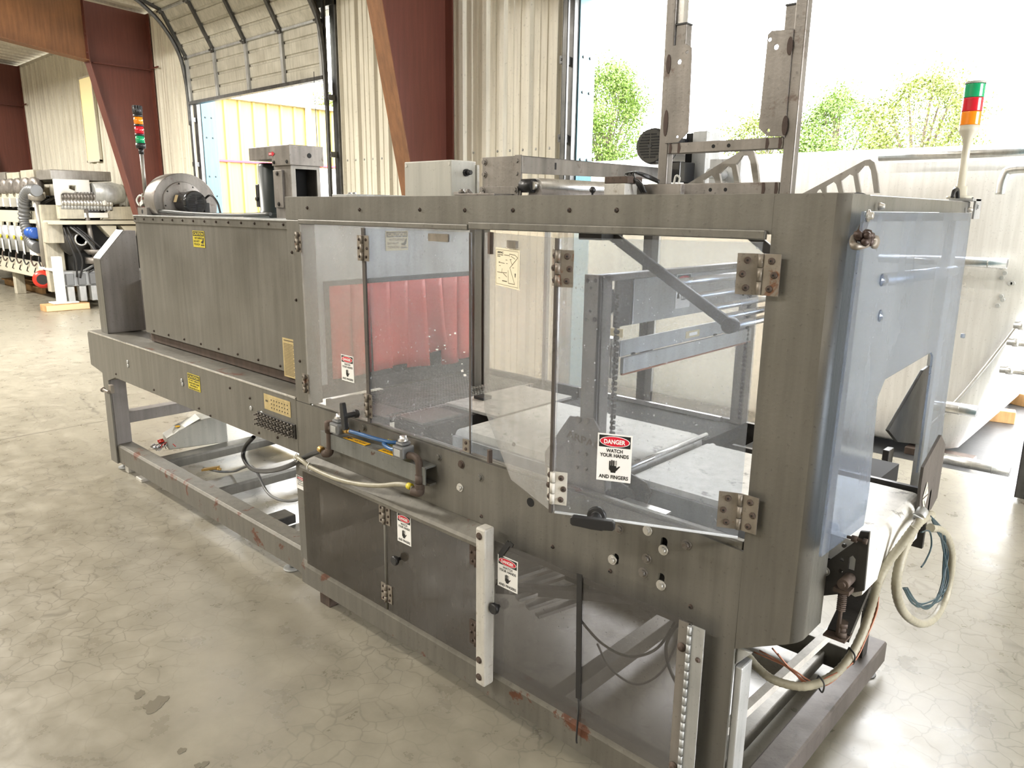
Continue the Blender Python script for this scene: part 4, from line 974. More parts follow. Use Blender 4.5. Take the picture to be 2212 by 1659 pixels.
mb = MB(); p = U(2076, 725, X=.03); mb.cyl((.03, p.y, p.z), (.04, p.y, p.z), .007, 10); p = U(1901, 682, X=.03); mb.lathe((.03, p.y, p.z), (1, 0, 0), [(.014, 0), (.012, .003), (.006, .004), (.005, .007)], 14); p = U(1905, 605, X=.03); mb.lathe((.03, p.y, p.z), (1, 0, 0), [(.014, 0), (.012, .003), (.006, .004), (.005, .007)], 14)
obj('guard_buttons', mb, M['poly_blue'], guard, kind='stuff')
mb = MB(); p = U(1985, 620, X=-.02); a = U(1905, 605, X=-.03); b = U(2060, 585, X=-.03); mb.cyl(a, b, .016, 12); obj('guide_rod', mb, M['bright'], sw)
mb = MB(); p = U(1862, 470, X=.012)
a = U(1855, 505, X=.012); mb.bar(U(1868, 480, X=.012), U(1852, 520, X=.014), .004, .016, up=(1, 0, 0)); mb.tube([U(1852, 520, X=.014), U(1846, 512, X=.03), U(1843, 530, X=.04), U(1860, 532, X=.05), U(1885, 522, X=.05)], .007, 6)
lump = obj('latch_bracket', mb, M['hinge'], sw, label='bent rusty latch bracket')
mb = MB(); R = random.Random(3); c = U(1870, 515, X=.05)
for i in range(16):
    o_ = Vector((R.uniform(-.01, .01), R.uniform(-.03, .03), R.uniform(-.009, .010))); mb.lathe(c+o_, Vector((R.gauss(0, 1), R.gauss(0, 1), R.gauss(0, 1))), [(.003, -.009), (.007, -.004), (.008, .003), (.002, .008)], 6)
obj('rust_lump', mb, M['weld'], lump)
mb = MB(); c = U(1888, 523, X=.052); mb.lathe(c, (1, -.3, 0), [(.004, 0), (.013, 0), (.013, .004), (.004, .004)], 14); obj('eye_ring', mb, M['hinge'], lump)
# ------------------------------------------------------------------ sealing frame inside
YS = .04
sf = thing('sealing_frame', 'bare steel sealing frame with cross bars and chains behind the open clear doors', 'sealing frame', (-.62, .5, .8))
T = lambda px_, py, y=YS: U(px_, py, Y=y)
a, b, c, e = T(1263, 592), T(1298, 596), T(1252, 905), T(1290, 905)
xa, xb = (a.x+c.x)/2, (b.x+e.x)/2; zt = a.z
mb = MB(); mb.box(xa, xb, YS, YS+.012, .80, zt); mb.box(xb-.012, xb, YS, YS+.05, .80, zt); obj('front_post', mb, M['steel'], sf, bevel=.002)
mb = MB()
for px_, py, r in ((1270, 606, .006), (1287, 606, .006), (1277, 622, .004), (1275, 672, .004), (1266, 690, .005), (1285, 690, .007)): p = T(px_, py); mb.cyl((p.x, YS-.001, p.z), (p.x, YS+.0, p.z), r, 10)
obj('post_holes', mb, M['dark'], sf, kind='stuff')
P = [T(1233, 898), T(1284, 903), T(1308, 950), T(1308, 1100), T(1180, 1080), T(1180, 975)]
mb = MB(); mb.prism([(p.x, p.z) for p in P], 'y', YS-.006, YS); pl = obj('base_plate', mb, M['steel'], sf, bevel=.001, label='tapered base plate with faint raised maker lettering')
mb = MB()
for px_, py, r in ((1253, 905, .010), (1271, 907, .010), (1252, 975, .005), (1270, 980, .005), (1250, 1008, .005), (1269, 1012, .005)): p = T(px_, py); mb.hexbolt((p.x, YS-.006, p.z), (0, -1, 0), r, .006, False)
obj('plate_bolts', mb, M['hinge'], pl, kind='stuff')
p, q = T(1227, 946), T(1300, 962); d = Decal((p.x, YS-.0065, q.z), (q.x-p.x, 0, -.012), EZ); d.text('ARPAC', .0, .0, .022, M['stk_brown'], 1, w=(q.x-p.x)*1.05, bold=.02, align='l'); d.done('maker_lettering', pl)
# rear post and cross bars along the depth
YB = .96
mb = MB(); mb.box(xa+.01, xb, YB-.03, YB+.015, .848, zt); obj('rear_post', mb, M['steel'], sf, bevel=.002)
def ybar(z0, z1, x0, x1, y0, y1, name, mat='zinc', label=None, parent=None, bv=.002):
    mb = MB(); mb.box(x0, x1, y0, y1, z0, z1); return obj(name, mb, M[mat], parent or sf, bevel=bv, label=label)
ybar(zt-.018, zt, xb-.03, xb, YS+.013, YB-.032, 'top_rail', 'steel')
ybar(zt-.15, zt-.02, xb-.024, xb-.018, YS+.18, YB-.02, 'top_panel', 'zinc')
ybar(zt-.15, zt-.02, xb-.03, xb-.02, YS+.10, YS+.18, 'sprocket_guard', 'dark')
z1 = U(1330, 740, X=xb).z; z2 = U(1330, 775, X=xb).z; z3 = U(1330, 810, X=xb).z
ybar(z2, z1, xb-.012, xb-.006, YS+.11, YB-.02, 'seal_bar_upper')
ybar(z3, z3+.045, xb-.006, xb+.006, YS+.11, YB-.02, 'seal_bar_lower')
ybar(z3-.006, z3, xb-.004, xb+.004, YS+.11, YB-.02, 'heat_strip', 'copper')
for y in (YS+.16, YB-.28): ybar(z3+.045, z2+.005, xb-.008, xb-.002, y, y+.02, 'spacer', 'dark')
d = Decal((xb-.0055, .5, (z1+z2)/2-.012), (0, 1, 0), EZ); d.sheet(0, 0, .085, .022, M['stk_fade']); d.rect(.02, .006, .07, .016, M['stk_white']); d.done('gauge_label', sf)
mb = MB(); mb.box(xb-.05, xb-.01, YS+.07, YS+.11, z3-.01, z1+.01); obj('slide_block', mb, M['bright'], sf, bevel=.002)
mb = MB(); mb.box(xb-.05, xb-.01, YB-.03, YB, z3-.01, z1+.01); obj('slide_block', mb, M['bright'], sf, bevel=.002)
for y in (YS+.075, YB-.05):
    mb = MB(); z = .88
    while z < zt-.06: mb.cyl((xb-.004, y, z), (xb+.008, y, z), .0062, 8); mb.box(xb-.002, xb, y-.004, y+.004, z, z+.016); z += .016
    obj('chain', mb, M['dark'], sf, kind='stuff')
    mb = MB(); pts = []
    for i in range(24): r = .040 if i % 2 == 0 else .032; t = 2*math.pi*i/24; pts.append((y+.0+r*math.cos(t)-.03, zt-.075+r*math.sin(t)))
    mb.prism(pts, 'x', xb-.012, xb-.006); obj('sprocket', mb, M['dark'], sf)
# dancer rods running along the depth on the right
for i, (pa, r) in enumerate((((1452, 612), .011), ((1490, 642), .009), ((1523, 668), .009), ((1548, 688), .009), ((1576, 705), .010))):
    p = U(*pa, Y=.175); mb = MB(); mb.cyl((p.x, .175, p.z), (p.x, .885, p.z), r, 14); obj('dancer_rod', mb, M['bright'], sf)
d = Decal((xb-.017, .445, zt-.125), (0, 1, 0), EZ); w, h = .085, .105
d.sheet(0, 0, w, h, M['stk_white']); d.rect(.004, h*.68, w-.004, h*.97, M['stk_black']); d.oval(w/2, h*.83, w*.42, h*.12, M['stk_red'], 2); d.text('DANGER', w/2, h*.79, h*.09, M['stk_white'], 3, w=w*.6, bold=.03); d.text('KEEP', w*.62, h*.48, h*.15, M['stk_black'], 1, w=w*.5, bold=.03); d.text('CLEAR', w*.62, h*.24, h*.15, M['stk_black'], 1, w=w*.55, bold=.03)
d.poly([(w*.06, h*.3), (w*.26, h*.3), (w*.16, h*.56)], M['stk_black']); d.done('danger_sticker', sf)

# ------------------------------------------------------------------ conveyor belts
cv = thing('seal_conveyor', 'dirty white flat belt conveyor inside the wrapper left of the sealing bars', 'conveyor', (-1.0, .4, .8))
def belt(parent, x0, x1, y0, y1, z, r, name='belt', mat='belt'):
    mb = MB(); n = 8; prof = []
    for i in range(n+1): t = math.pi/2-math.pi*i/n; prof.append((x1-r+r*math.cos(t), z-r+r*math.sin(t)))
    for i in range(n+1): t = -math.pi/2-math.pi*i/n; prof.append((x0+r+r*math.cos(t), z-r+r*math.sin(t)))
    mb.prism(prof, 'y', y0, y1); o = obj(name, mb, M[mat], parent)
    for f in o.data.polygons: f.use_smooth = abs(f.normal.y) < .5
    return o
belt(cv, -1.27, -.615, .12, .64, .872, .030)
mb = MB(); mb.box(-1.26, -.68, .096, .112, .78, .85); obj('side_rail', mb, M['zinc'], cv, bevel=.002)
mb = MB(); mb.box(-1.26, -.66, .645, .665, .70, .85); obj('side_rail', mb, M['dark'], cv, bevel=.002)
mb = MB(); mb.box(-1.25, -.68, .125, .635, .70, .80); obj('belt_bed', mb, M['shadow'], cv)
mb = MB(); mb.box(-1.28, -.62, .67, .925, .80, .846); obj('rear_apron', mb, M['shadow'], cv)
mb = MB(); mb.box(-1.36, -.70, .925, .940, .80, .862); obj('rear_ledge', mb, M['bright'], cv)
tp = thing('transfer_plate', 'pale transfer plate with small black block between mesh belt and seal belt', 'plate', (-1.5, .4, .8))
mb = MB(); mb.box(-1.585, -1.30, .36, .80, .846, .858); obj('plate', mb, M['whitepost'], tp, bevel=.002)
mb = MB(); p = U(1042, 860, Z=.862); mb.box(p.x-.03, p.x+.025, p.y-.02, p.y+.03, .858, .872); obj('stop_block', mb, M['black'], tp, bevel=.003)
mb = MB(); mb.box(-1.58, -1.41, .10, .80, .74, .845); obj('support', mb, M['dark'], tp)
mb = MB(); mb.box(-1.57, -1.43, .11, .30, .846, .856); obj('inner_tray', mb, M['olive'], tp, bevel=.002)
mb = MB(); mb.box(-1.40, -1.05, .06, .094, .80, .815); obj('front_lip', mb, M['zinc'], tp)
# mesh belt leading into the tunnel
ms = thing('mesh_belt_conveyor', 'dark wire mesh belt running into the heat tunnel under the coral curtain', 'conveyor', (-1.8, .4, .8))
mb = MB(); mb.box(-1.995, -1.60, .10, .90, .825, .835); obj('belt_base', mb, M['dark'], ms)
mb = MB()
for i in range(21): x = -1.98+.018*i; mb.cyl((x, .10, .840), (x, .90, .840), .0032, 5)
y = .105
while y < .90:
    mb.cyl((-1.985, y, .8425), (-1.60, y, .8425), .0022, 4); y += .016
obj('wire_mesh', mb, M['mesh'], ms, kind='stuff')
mb = MB(); y = .10
while y < .90: mb.box(-1.607, -1.592, y, y+.008, .832, .847); y += .016
obj('edge_links', mb, M['bright'], ms, kind='stuff')
mb = MB(); mb.box(-1.99, -1.60, .075, .095, .80, .85); obj('side_guide', mb, M['olive'], ms, bevel=.002)
mb = MB(); mb.box(-1.96, -1.84, .075, .20, .845, .853); mb.box(-1.80, -1.64, .075, .20, .840, .845); obj('side_plate', mb, M['olive'], ms)

# infeed conveyor sticking out of the right end
iv = thing('infeed_conveyor', 'white woven infeed belt conveyor projecting from the right end of the machine', 'conveyor', (-.2, .4, .8))
Z0, XE = .862, .072
BY0, BY1 = .165, .60
mb = MB(); prof = [(-.575, Z0), (XE-.028, Z0)]
for i in range(7): t = math.pi/2-math.pi/2*i/6; prof.append((XE-.028+.028*math.cos(t), Z0-.028+.028*math.sin(t)))
prof += [(XE-.002, .735), (XE-.016, .725), (XE-.05, .735), (XE-.05, .80), (-.56, .80), (-.592, .82), (-.595, .85)]
mb.prism(prof, 'y', BY0, BY1); o = obj('belt', mb, M['belt'], iv, bevel=.004)
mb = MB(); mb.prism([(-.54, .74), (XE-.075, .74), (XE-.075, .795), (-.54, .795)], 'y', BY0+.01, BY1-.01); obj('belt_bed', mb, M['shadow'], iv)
# near side plate with slot, holes and tension screw
NP = lambda px_, py: (lambda p: (p.x, p.z))(U(px_, py, Y=.15))
pl_ = [NP(1766, 1228), NP(1852, 1166), NP(1860, 1146), NP(1880, 1148), NP(1868, 1275), NP(1850, 1278), NP(1768, 1287)]
mb = MB(); c1, c2, c3 = NP(1824, 1178), NP(1820, 1208), NP(1817, 1232); s0, s1 = NP(1843, 1205), NP(1841, 1232)
mb.prism(pl_, 'y', .145, .153, holes=[hole(c1[0], c1[1], .005), hole(c2[0], c2[1], .005), hole(c3[0], c3[1], .005), [(s0[0]-.007, s1[1]), (s0[0]+.007, s1[1]), (s0[0]+.007, s0[1]), (s0[0], s0[1]+.007), (s0[0]-.007, s0[1])]])
npl = obj('side_plate', mb, M['dark'], iv, bevel=.001, label='dark slotted side plate')
mb = MB(); mb.box(-.56, -.02, .145, .155, .745, .85); obj('near_rail', mb, M['zinc'], iv, bevel=.001)
mb = MB(); p = NP(1784, 1232); mb.hexbolt((p[0], .145, p[1]), (0, -1, 0), .008, .008); obj('bolt', mb, M['bright'], npl)
mb = MB(); p, q = NP(1845, 1158), NP(1874, 1165); mb.cyl((p[0]-.01, .135, p[1]), (q[0], .135, q[1]), .004, 8); mb.cyl((p[0], .135, p[1]), (p[0]+.012, .135, p[1]), .008, 6); mb.cyl((q[0]-.004, .135, q[1]), (q[0]+.004, .135, q[1]), .007, 6); obj('tension_bolt', mb, M['rusty'], npl)
ts = Vector((NP(1834, 1245)[0], .12, NP(1834, 1245)[1]))
def vz(py): return U(1830, py, Y=.12).z
mb = MB(); mb.cyl((ts.x+.004, .150, ts.z), (ts.x+.004, .098, ts.z), .013, 16); mb.cyl((ts.x+.004, .104, ts.z), (ts.x+.004, .092, ts.z), .007, 12); mb.cyl((ts.x, .12, ts.z), (ts.x, .12, vz(1380)), .0045, 10)
mb.cyl((ts.x, .12, vz(1270)), (ts.x, .12, vz(1258)), .010, 6); mb.obox((ts.x, .12, vz(1276)), (.018, 0, 0), (0, .016, 0), (0, 0, .005))
pts = [(ts.x+.009*math.cos(t*.9), .12+.009*math.sin(t*.9), vz(1283)+(vz(1322)-vz(1283))*t/63) for t in range(64)]; mb.tube(pts, .0018, 5, sm=False)
mb.cyl((ts.x, .12, vz(1318)), (ts.x, .12, vz(1324)), .007, 6)
obj('tension_screw', mb, M['rusty'], iv, label='rusty spring loaded tension screw')
mb = MB(); mb.cyl((ts.x+.004, .13, vz(1352)), (ts.x+.004, .13, vz(1362)), .014, 6); mb.cyl((ts.x+.004, .13, vz(1362)), (ts.x+.004, .13, vz(1372)), .010, 12); mb.cyl((ts.x+.004, .13, vz(1372)), (ts.x+.004, .13, vz(1384)), .014, 6); mb.box(ts.x-.03, ts.x+.02, .11, .16, vz(1388), vz(1384)); obj('anchor_nuts', mb, M['rusty'], iv)
mb = MB(); mb.bar((ts.x-.005, .14, vz(1390)), (-.09, .93, vz(1390)), .05, .02); obj('anchor_arm', mb, M['dark'], iv)
# far side plate with warning triangles
FP = lambda px_, py, x=XE+.01: (lambda p: (p.y, p.z))(U(px_, py, X=x))
fp = [FP(1996, 1010), FP(2034, 940), FP(2043, 960), FP(2025, 1075), FP(2012, 1100), FP(1984, 1120), FP(1990, 1050)]
mb = MB(); mb.prism(fp, 'x', XE+.002, XE+.010); fpl = obj('far_end_plate', mb, M['brownbase'], iv, bevel=.001, label='grey end plate with yellow arrow decals')
mb = MB(); mb.box(-.5, XE+.01, .62, .635, .70, .87); obj('far_rail', mb, M['dark'], iv)
p, q = U(1996, 1045, X=XE+.01), U(2006, 1090, X=XE+.01)
d = Decal((XE+.0105, p.y, q.z), (0, 1, 0), EZ); w, h = .05, p.z-q.z
d.poly([(0, h*.52), (w*.5, h), (w, h*.52)], M['paper2'], 1); d.poly([(0, h*.46), (w*.5, 0), (w, h*.46)], M['paper2'], 1); d.line((w*.3, h*.60), (w*.6, h*.80), .004, M['stk_black'], 2); d.line((w*.3, h*.38), (w*.6, h*.18), .004, M['stk_black'], 2); d.done('arrow_decals', fpl)
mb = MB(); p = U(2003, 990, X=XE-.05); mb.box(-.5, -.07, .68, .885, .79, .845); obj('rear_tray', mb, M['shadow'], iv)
mb = MB(); mb.prism([FP(1920, 930, -.04), FP(1995, 800, -.04), FP(2010, 790, -.04), FP(1985, 960, -.04), FP(1940, 955, -.04)], 'x', -.05, -.04); obj('inner_end_plate', mb, M['dark'], iv, bevel=.002)
mb = MB(); mb.cyl((-.585, .15, .835), (-.585, .66, .835), .012, 14); obj('nose_roller', mb, M['bright'], iv)
mb = MB(); mb.cyl((-.602, .13, .877), (-.602, .64, .877), .008, 12); obj('guide_rod', mb, M['bright'], iv)
mb = MB(); mb.prism([(-.56, .80), (-.50, .80), (-.485, .845), (-.50, .87), (-.56, .885)], 'y', .125, .131); obj('roller_bracket', mb, M['dark'], iv, bevel=.001)
mb = MB(); mb.prism([(-.60, .80), (-.53, .80), (-.515, .835), (-.53, .85), (-.60, .87)], 'y', .096, .102); obj('roller_bracket', mb, M['dark'], iv, bevel=.001)
mb = MB(); mb.box(-.48, -.20, .06, .13, .70, .80); obj('motor_box', mb, M['dark'], iv, bevel=.004)
mb = MB(); pts = [(-.46+.0022*t, .05+.008*math.cos(t*.7), .815+.008*math.sin(t*.7)) for t in range(60)]; mb.tube(pts, .0016, 5, sm=False); obj('spring', mb, M['bright'], iv)
mb = MB(); mb.box(-.54, -.40, .035, .09, .822, .828); obj('drip_plate', mb, M['bright'], iv)
# ------------------------------------------------------------------ heat tunnel on its conveyor base
ht = thing('heat_tunnel', 'olive grey heat shrink tunnel with long conveyor side panel on a low open steel base', 'shrink tunnel', (-3.2, .5, 0))
def hbox(x0, x1, y0, y1, z0, z1, name, mat='olive', bevel=.003, label=None, parent=None):
    mb = MB(); mb.box(x0, x1, y0, y1, z0, z1); return obj(name, mb, M[mat], parent or ht, bevel=bevel, label=label)
# hood
hbox(-3.812, -2.016, .10, .955, .905, 1.545, 'hood_body', bevel=.004)
hbox(-3.815, -2.092, .094, .0995, 1.513, 1.55, 'hood_flange', bevel=.002)
hbox(-3.80, -2.092, .12, .94, .855, .905, 'hood_skirt', 'rusty', label='rusty skirt below the hood')
hbox(-3.815, -2.092, .09, .93, 1.5455, 1.552, 'hood_lid', 'zinc', .001)
for i in range(15): screw_at((-3.79+.117*i, .094, 1.532), ht, 'rivet')
for i in range(9): screw_at((-3.7+.19*i, .10, .925), ht, 'rivet')
# conveyor side panel, deck, far panel
front([(-4.47, .635), (-4.285, .61), (-4.30, .05), (-4.20, .05), (-4.20, .575), (-4.08, .612), (-2.09, .612), (-2.09, .846), (-4.45, .846), (-4.47, .83)], 'side_panel', 0, .012, parent=ht, bevel=.003)
hbox(-4.45, -2.09, .0, .14, .846, .850, 'front_deck', 'olive_rust', .001, 'dirty ledge in front of the hood')
hbox(-4.455, -2.09, -.003, .006, .844, .852, 'worn_edge', 'bright', .002, 'bright worn top edge')
hbox(-4.45, -2.09, .955, 1.02, .61, .85, 'rear_panel')
hbox(-4.40, -3.82, .11, .95, .83, .845, 'exit_belt', 'mesh')
# exit side shield with slanted top, face tones painted as light falls
mb = MB(); mb.prism([(.045, .851), (.045, 1.292), (.19, 1.455), (.26, 1.455), (.26, .851)], 'x', -4.345, -4.24); obj('exit_shield', mb, M['purple'], ht, bevel=.003, label='slanted steel shield at the tunnel exit, cool door light in its colour')
mb = MB(); mb.prism([(.042, .852), (.042, 1.29), (.046, 1.29), (.046, .852)], 'x', -4.345, -4.24); obj('shield_front', mb, M['olive'], ht)
mb = MB(); mb.obox((-4.2925, .1165, 1.3765), (.053, 0, 0), (0, .0725, .0815), (0, -.001, .001)); obj('shield_lit_top', mb, M['bright'], ht)  # bright strip paints the light caught by the slanted top
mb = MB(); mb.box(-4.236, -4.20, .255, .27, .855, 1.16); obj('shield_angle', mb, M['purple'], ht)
mb = MB(); mb.cyl((-4.1, .55, .86), (-4.1, .55, 1.03), .018, 12); mb.tube([(-4.1, .55, 1.02), (-4.07, .57, 1.07), (-4.10, .6, 1.10), (-4.13, .6, 1.06)], .008, 6); obj('white_hook_rod', mb, M['whitepaint'], ht)
# legs and base
hbox(-4.30, -4.20, .012, .10, .05, .61, 'leg', 'purple', .004)  # lilac puts the cool door light on the leg side into its colour
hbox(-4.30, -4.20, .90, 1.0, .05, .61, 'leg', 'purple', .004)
mb = MB(); mb.prism([(-4.20, .575), (-4.20, .61), (-4.05, .61)], 'y', .012, .10); obj('gusset', mb, M['olive'], ht, bevel=.002)
mb = MB(); mb.prism([(.012, .055), (.012, .160), (.022, .172), (.10, .172), (.10, .165), (.02, .165), (.02, .055)], 'x', -4.20, -2.09); obj('front_base_beam', mb, M['olive_rust'], ht, bevel=.0015, label='front base angle with peeling rusty lower edge')
hbox(-4.20, -2.09, .92, 1.0, .055, .165, 'rear_base_beam', 'olive')
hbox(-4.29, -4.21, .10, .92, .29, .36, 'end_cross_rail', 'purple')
for x, n in ((-3.93, .055), (-3.30, .08), (-2.46, .05)):
    mb = MB(); mb.prism([(x-n, .10), (x-n, .106), (x+n-.012, .106), (x+n, .094), (x+n, .05), (x+n-.006, .05), (x+n-.006, .10)], 'y', .10, .92); obj('cross_channel', mb, M['olive'], ht, bevel=.001)
hbox(-2.62, -2.52, .11, .22, .106, .15, 'channel_stub', 'dark', .004)
for x, yy in ((-4.25, .06), (-4.25, .95), (-2.3, .06)):
    mb = MB(); mb.cyl((x, yy, 0), (x, yy, .008), .04, 14); mb.cyl((x, yy, .008), (x, yy, .056), .012, 8); obj('foot', mb, M['zinc'], ht)
hbox(-4.17, -4.12, .03, .09, .0, .05, 'packing_block', 'whitepost', .003); hbox(-3.98, -3.90, .02, .09, .0, .02, 'packing_block', 'whitepost', .003)
mb = MB(); p = U(240, 842, Y=-.012); mb.box(p.x-.02, p.x+.02, -.02, .0, p.z-.02, p.z+.03); mb.cyl((p.x-.08, -.03, p.z-.01), (p.x+.01, -.03, p.z-.01), .010, 8); mb.cyl((p.x-.09, -.03, p.z-.01), (p.x-.075, -.03, p.z-.01), .016, 8); obj('leg_clamp', mb, M['hinge'], ht, bevel=.002)
mb = MB()
for px_, py in ((277, 790), (276, 782), (395, 830), (393, 822), (566, 893), (543, 882)): p = U(px_, py, Y=0); mb.lathe((p.x, 0, p.z), (0, -1, 0), [(.011, 0), (.011, .003), (.006, .004)], 12)
obj('plug_buttons', mb, M['zinc'], ht, kind='stuff')
for px_, py in ((251, 808), (333, 842), (455, 898), (560, 935), (600, 945), (497, 838), (430, 882), (540, 860)): screw_at(U(px_, py, Y=0), ht)
# stickers and plates
p, q, r = U(405, 803, Y=0), U(431, 813, Y=0), U(409, 837, Y=0)
caution((p.x, -.0005, r.z-.004), EX, EZ, q.x-p.x, p.z-r.z, ht, ('DO NOT OPERATE', 'WITHOUT SAFETY GUARDS', 'PROPERLY', 'INSTALLED AND IN PLACE'))
p, q, r = U(416, 498, Y=.1), U(441, 499, Y=.1), U(417, 533, Y=.1)
caution((p.x, .0995, r.z), EX, EZ, q.x-p.x, p.z-r.z, ht, ('HOT SURFACE', 'DO NOT', 'TOUCH'), hot=True, label='yellow hot surface caution sticker on the hood')
def gridplate(x0, x1, z0, z1, y, parent, grid, name):
    d = Decal((x0, y, z0), EX, EZ); w, h = x1-x0, z1-z0; d.sheet(0, 0, w, h, M['stk_gold']); K = M['stk_brown']
    if grid:
        for j in range(3):
            for i in range(7): d.rect(w*(.27+.1*i), h*(.16+.25*j), w*(.27+.1*i+.045), h*(.16+.25*j+.10), K)
        for j in range(4): d.rect(w*.22, h*(.10+.25*j), w*.97, h*(.10+.25*j)+.0006, K)
        d.rect(w*.06, h*.5, w*.16, h*.62, K)
    else:
        d.rect(w*.1, h*.93, w*.9, h*.955, K)
        for j in range(22): d.rect(w*.08, h*(.05+.038*j), w*(.80+.12*((j*7) % 3)/2), h*(.05+.038*j)+h*.016, K)
    return d.done(name, parent, 'gold foil specification label')
gridplate(-2.344, -2.133, .757, .825, -.0005, ht, True, 'spec_plate'); gridplate(-2.338, -2.236, .886, 1.056, .0995, ht, False, 'instruction_plate')
# grease fitting block: three rows of little fittings
gb = hbox(-2.405, -2.10, -.006, 0, .672, .735, 'fitting_block', 'dark', .002)
for j in range(3):
    mb = MB()
    for i in range(11):
        x, z = -2.395+.0275*i, .724-.021*j; mb.cyl((x, -.006, z), (x, -.012, z), .008, 6); mb.cyl((x, -.012, z), (x, -.026, z), .0045, 8, .003); mb.cyl((x, -.026, z), (x, -.030, z), .0042, 8)
    obj('fitting_row', mb, M['steel'], gb, kind='stuff')

# ------------------------------------------------------------------ on top of the tunnel
bl = thing('centrifugal_blower', 'snail shaped grey centrifugal blower with black fan motor on the tunnel roof', 'blower', (-3.66, .28, 1.552))
mb = MB(); sp = []
for i in range(33):
    t = math.radians(-60+300*i/32); r = .145+.055*i/32; sp.append((.28+r*math.cos(math.pi-t), 1.615+r*math.sin(t)*.92))
sp = [(y, max(z, 1.555)) for y, z in sp]
mb.prism(sp, 'x', -3.73, -3.60); o = obj('scroll_housing', mb, M['steel'], bl, bevel=.003)
for f in o.data.polygons: f.use_smooth = abs(f.normal.x) < .5
mb = MB(); mb.lathe((-3.600, .28, 1.62), (1, 0, 0), [(.11, 0), (.11, .004), (.105, .006), (.04, .006)], 32); bmesh.ops.bisect_plane(mb.bm, geom=mb.bm.verts[:]+mb.bm.edges[:]+mb.bm.faces[:], plane_co=(0, 0, 1.554), plane_no=(0, 0, -1), clear_outer=True); obj('cover_ring', mb, M['steel'], bl)
mb = MB()
for i in range(8): t = math.radians(45*i+10); mb.rivet((-3.595, .28+.1*math.cos(t), 1.62+.1*math.sin(t)), (1, 0, 0), .005, .004)
obj('cover_screws', mb, M['dark'], bl, kind='stuff')
def fanmotor(base, ax, L, r, parent, mat='blackgloss', cap='black'):
    base = Vector(base); ax = Vector(ax).normalized()
    mb = MB(); mb.lathe(base, ax, [(r*.5, 0), (r*.95, .002), (r, .012), (r, L*.55), (r*1.03, L*.56), (r*1.03, L*.60), (r*1.0, L*.61), (r*1.08, L*.62), (r*1.1, L*.9), (r*1.0, L)], 28); b = obj('motor_body', mb, M[mat], parent)
    mb = MB(); u = ax.orthogonal().normalized(); v = ax.cross(u); e = base+ax*(L+.0005)
    up = Vector((0, 0, 1)); sd = ax.cross(up).normalized()
    for k in range(-4, 5):
        z = k*r*.17; w = math.sqrt(max(0, (r*.82)**2-z*z))
        for s in (-1, 1): mb.obox(e+up*z+sd*(s*w*.53), sd*w*.42, up*r*.045, ax*.001)
    obj('vent_slots', mb, M['shadow'], b, kind='stuff')
    mb = MB(); mb.cyl(e, e+ax*.002, r*.13, 16); obj('hub_button', mb, M[cap], b); return b
fb = fanmotor((-3.594, .28, 1.62), (1, 0, 0), .15, .056, bl)
d = Decal((-3.575, .224, 1.64), (1, 0, 0), (0, .35, .94)); d.sheet(0, -.02, .035, .02, M['paper']); d.done('rating_label', bl)
mb = MB(); mb.box(-3.50, -3.46, .33, .36, 1.56, 1.62); obj('motor_terminal_box', mb, M['black'], bl, bevel=.003)
mb = MB(); mb.tube([(-3.47, .34, 1.64), (-3.40, .34, 1.66), (-3.33, .34, 1.62), (-3.30, .34, 1.555)], .006, 7); obj('motor_cable', mb, M['hose_black'], bl)

gd = thing('gear_drive', 'tall grey metal drive tower with overhanging cap and vertical motor on the tunnel roof', 'drive unit', (-2.68, .38, 1.552))
mb = MB(); mb.prism([(-2.895, 1.815), (-2.69, 1.815), (-2.69, 1.785), (-2.535, 1.785), (-2.535, 1.873), (-2.895, 1.873)], 'y', .30, .475); obj('drive_cap', mb, M['steel'], gd, bevel=.002)
mb = MB(); mb.box(-2.69, -2.555, .312, .32, 1.552, 1.79); mb.box(-2.69, -2.555, .455, .463, 1.552, 1.79); mb.box(-2.695, -2.688, .312, .463, 1.552, 1.79); obj('tower_side', mb, M['steel'], gd, bevel=.001)
mb = MB(); mb.prism([(.312, 1.56), (.463, 1.56), (.463, 1.79), (.312, 1.79)], 'x', -2.558, -2.55, holes=[[(.335, 1.57), (.335, 1.77), (.445, 1.77), (.445, 1.57)]]); obj('tower_face', mb, M['alu'], gd, bevel=.001)
mb = MB(); mb.box(-2.655, -2.65, .321, .454, 1.56, 1.785); obj('tower_dark', mb, M['shadow'], gd)
mb = MB(); mb.box(-2.685, -2.61, .300, .312, 1.60, 1.765); pl2 = obj('cover_strip', mb, M['steel'], gd, bevel=.001)
mb = MB(); mb.hexbolt((-2.648, .300, 1.75), (0, -1, 0), .007, .005); mb.hexbolt((-2.648, .300, 1.615), (0, -1, 0), .007, .005); mb.hexbolt((-2.67, .30, 1.80), (0, -1, 0), .006, .005); mb.hexbolt((-2.56, .30, 1.80), (0, -1, 0), .006, .005); obj('cover_bolts', mb, M['dark'], gd, kind='stuff')
mb = MB(); mb.cyl((-2.535, .40, 1.83), (-2.534, .40, 1.83), .011, 16); obj('cap_hole', mb, M['shadow'], gd)
mb = MB(); mb.lathe((-2.885, .40, 1.552), (0, 0, 1), [(.075, 0), (.075, .01), (.06, .015), (.06, .03), (.056, .032), (.056, .24), (.05, .255)], 24); mo = obj('vertical_motor', mb, M['greymotor'], gd)
mb = MB(); mb.box(-2.965, -2.935, .36, .42, 1.60, 1.71); mb.cyl((-2.95, .36, 1.64), (-2.95, .352, 1.64), .012, 12); obj('terminal_box', mb, M['black'], mo, bevel=.004)
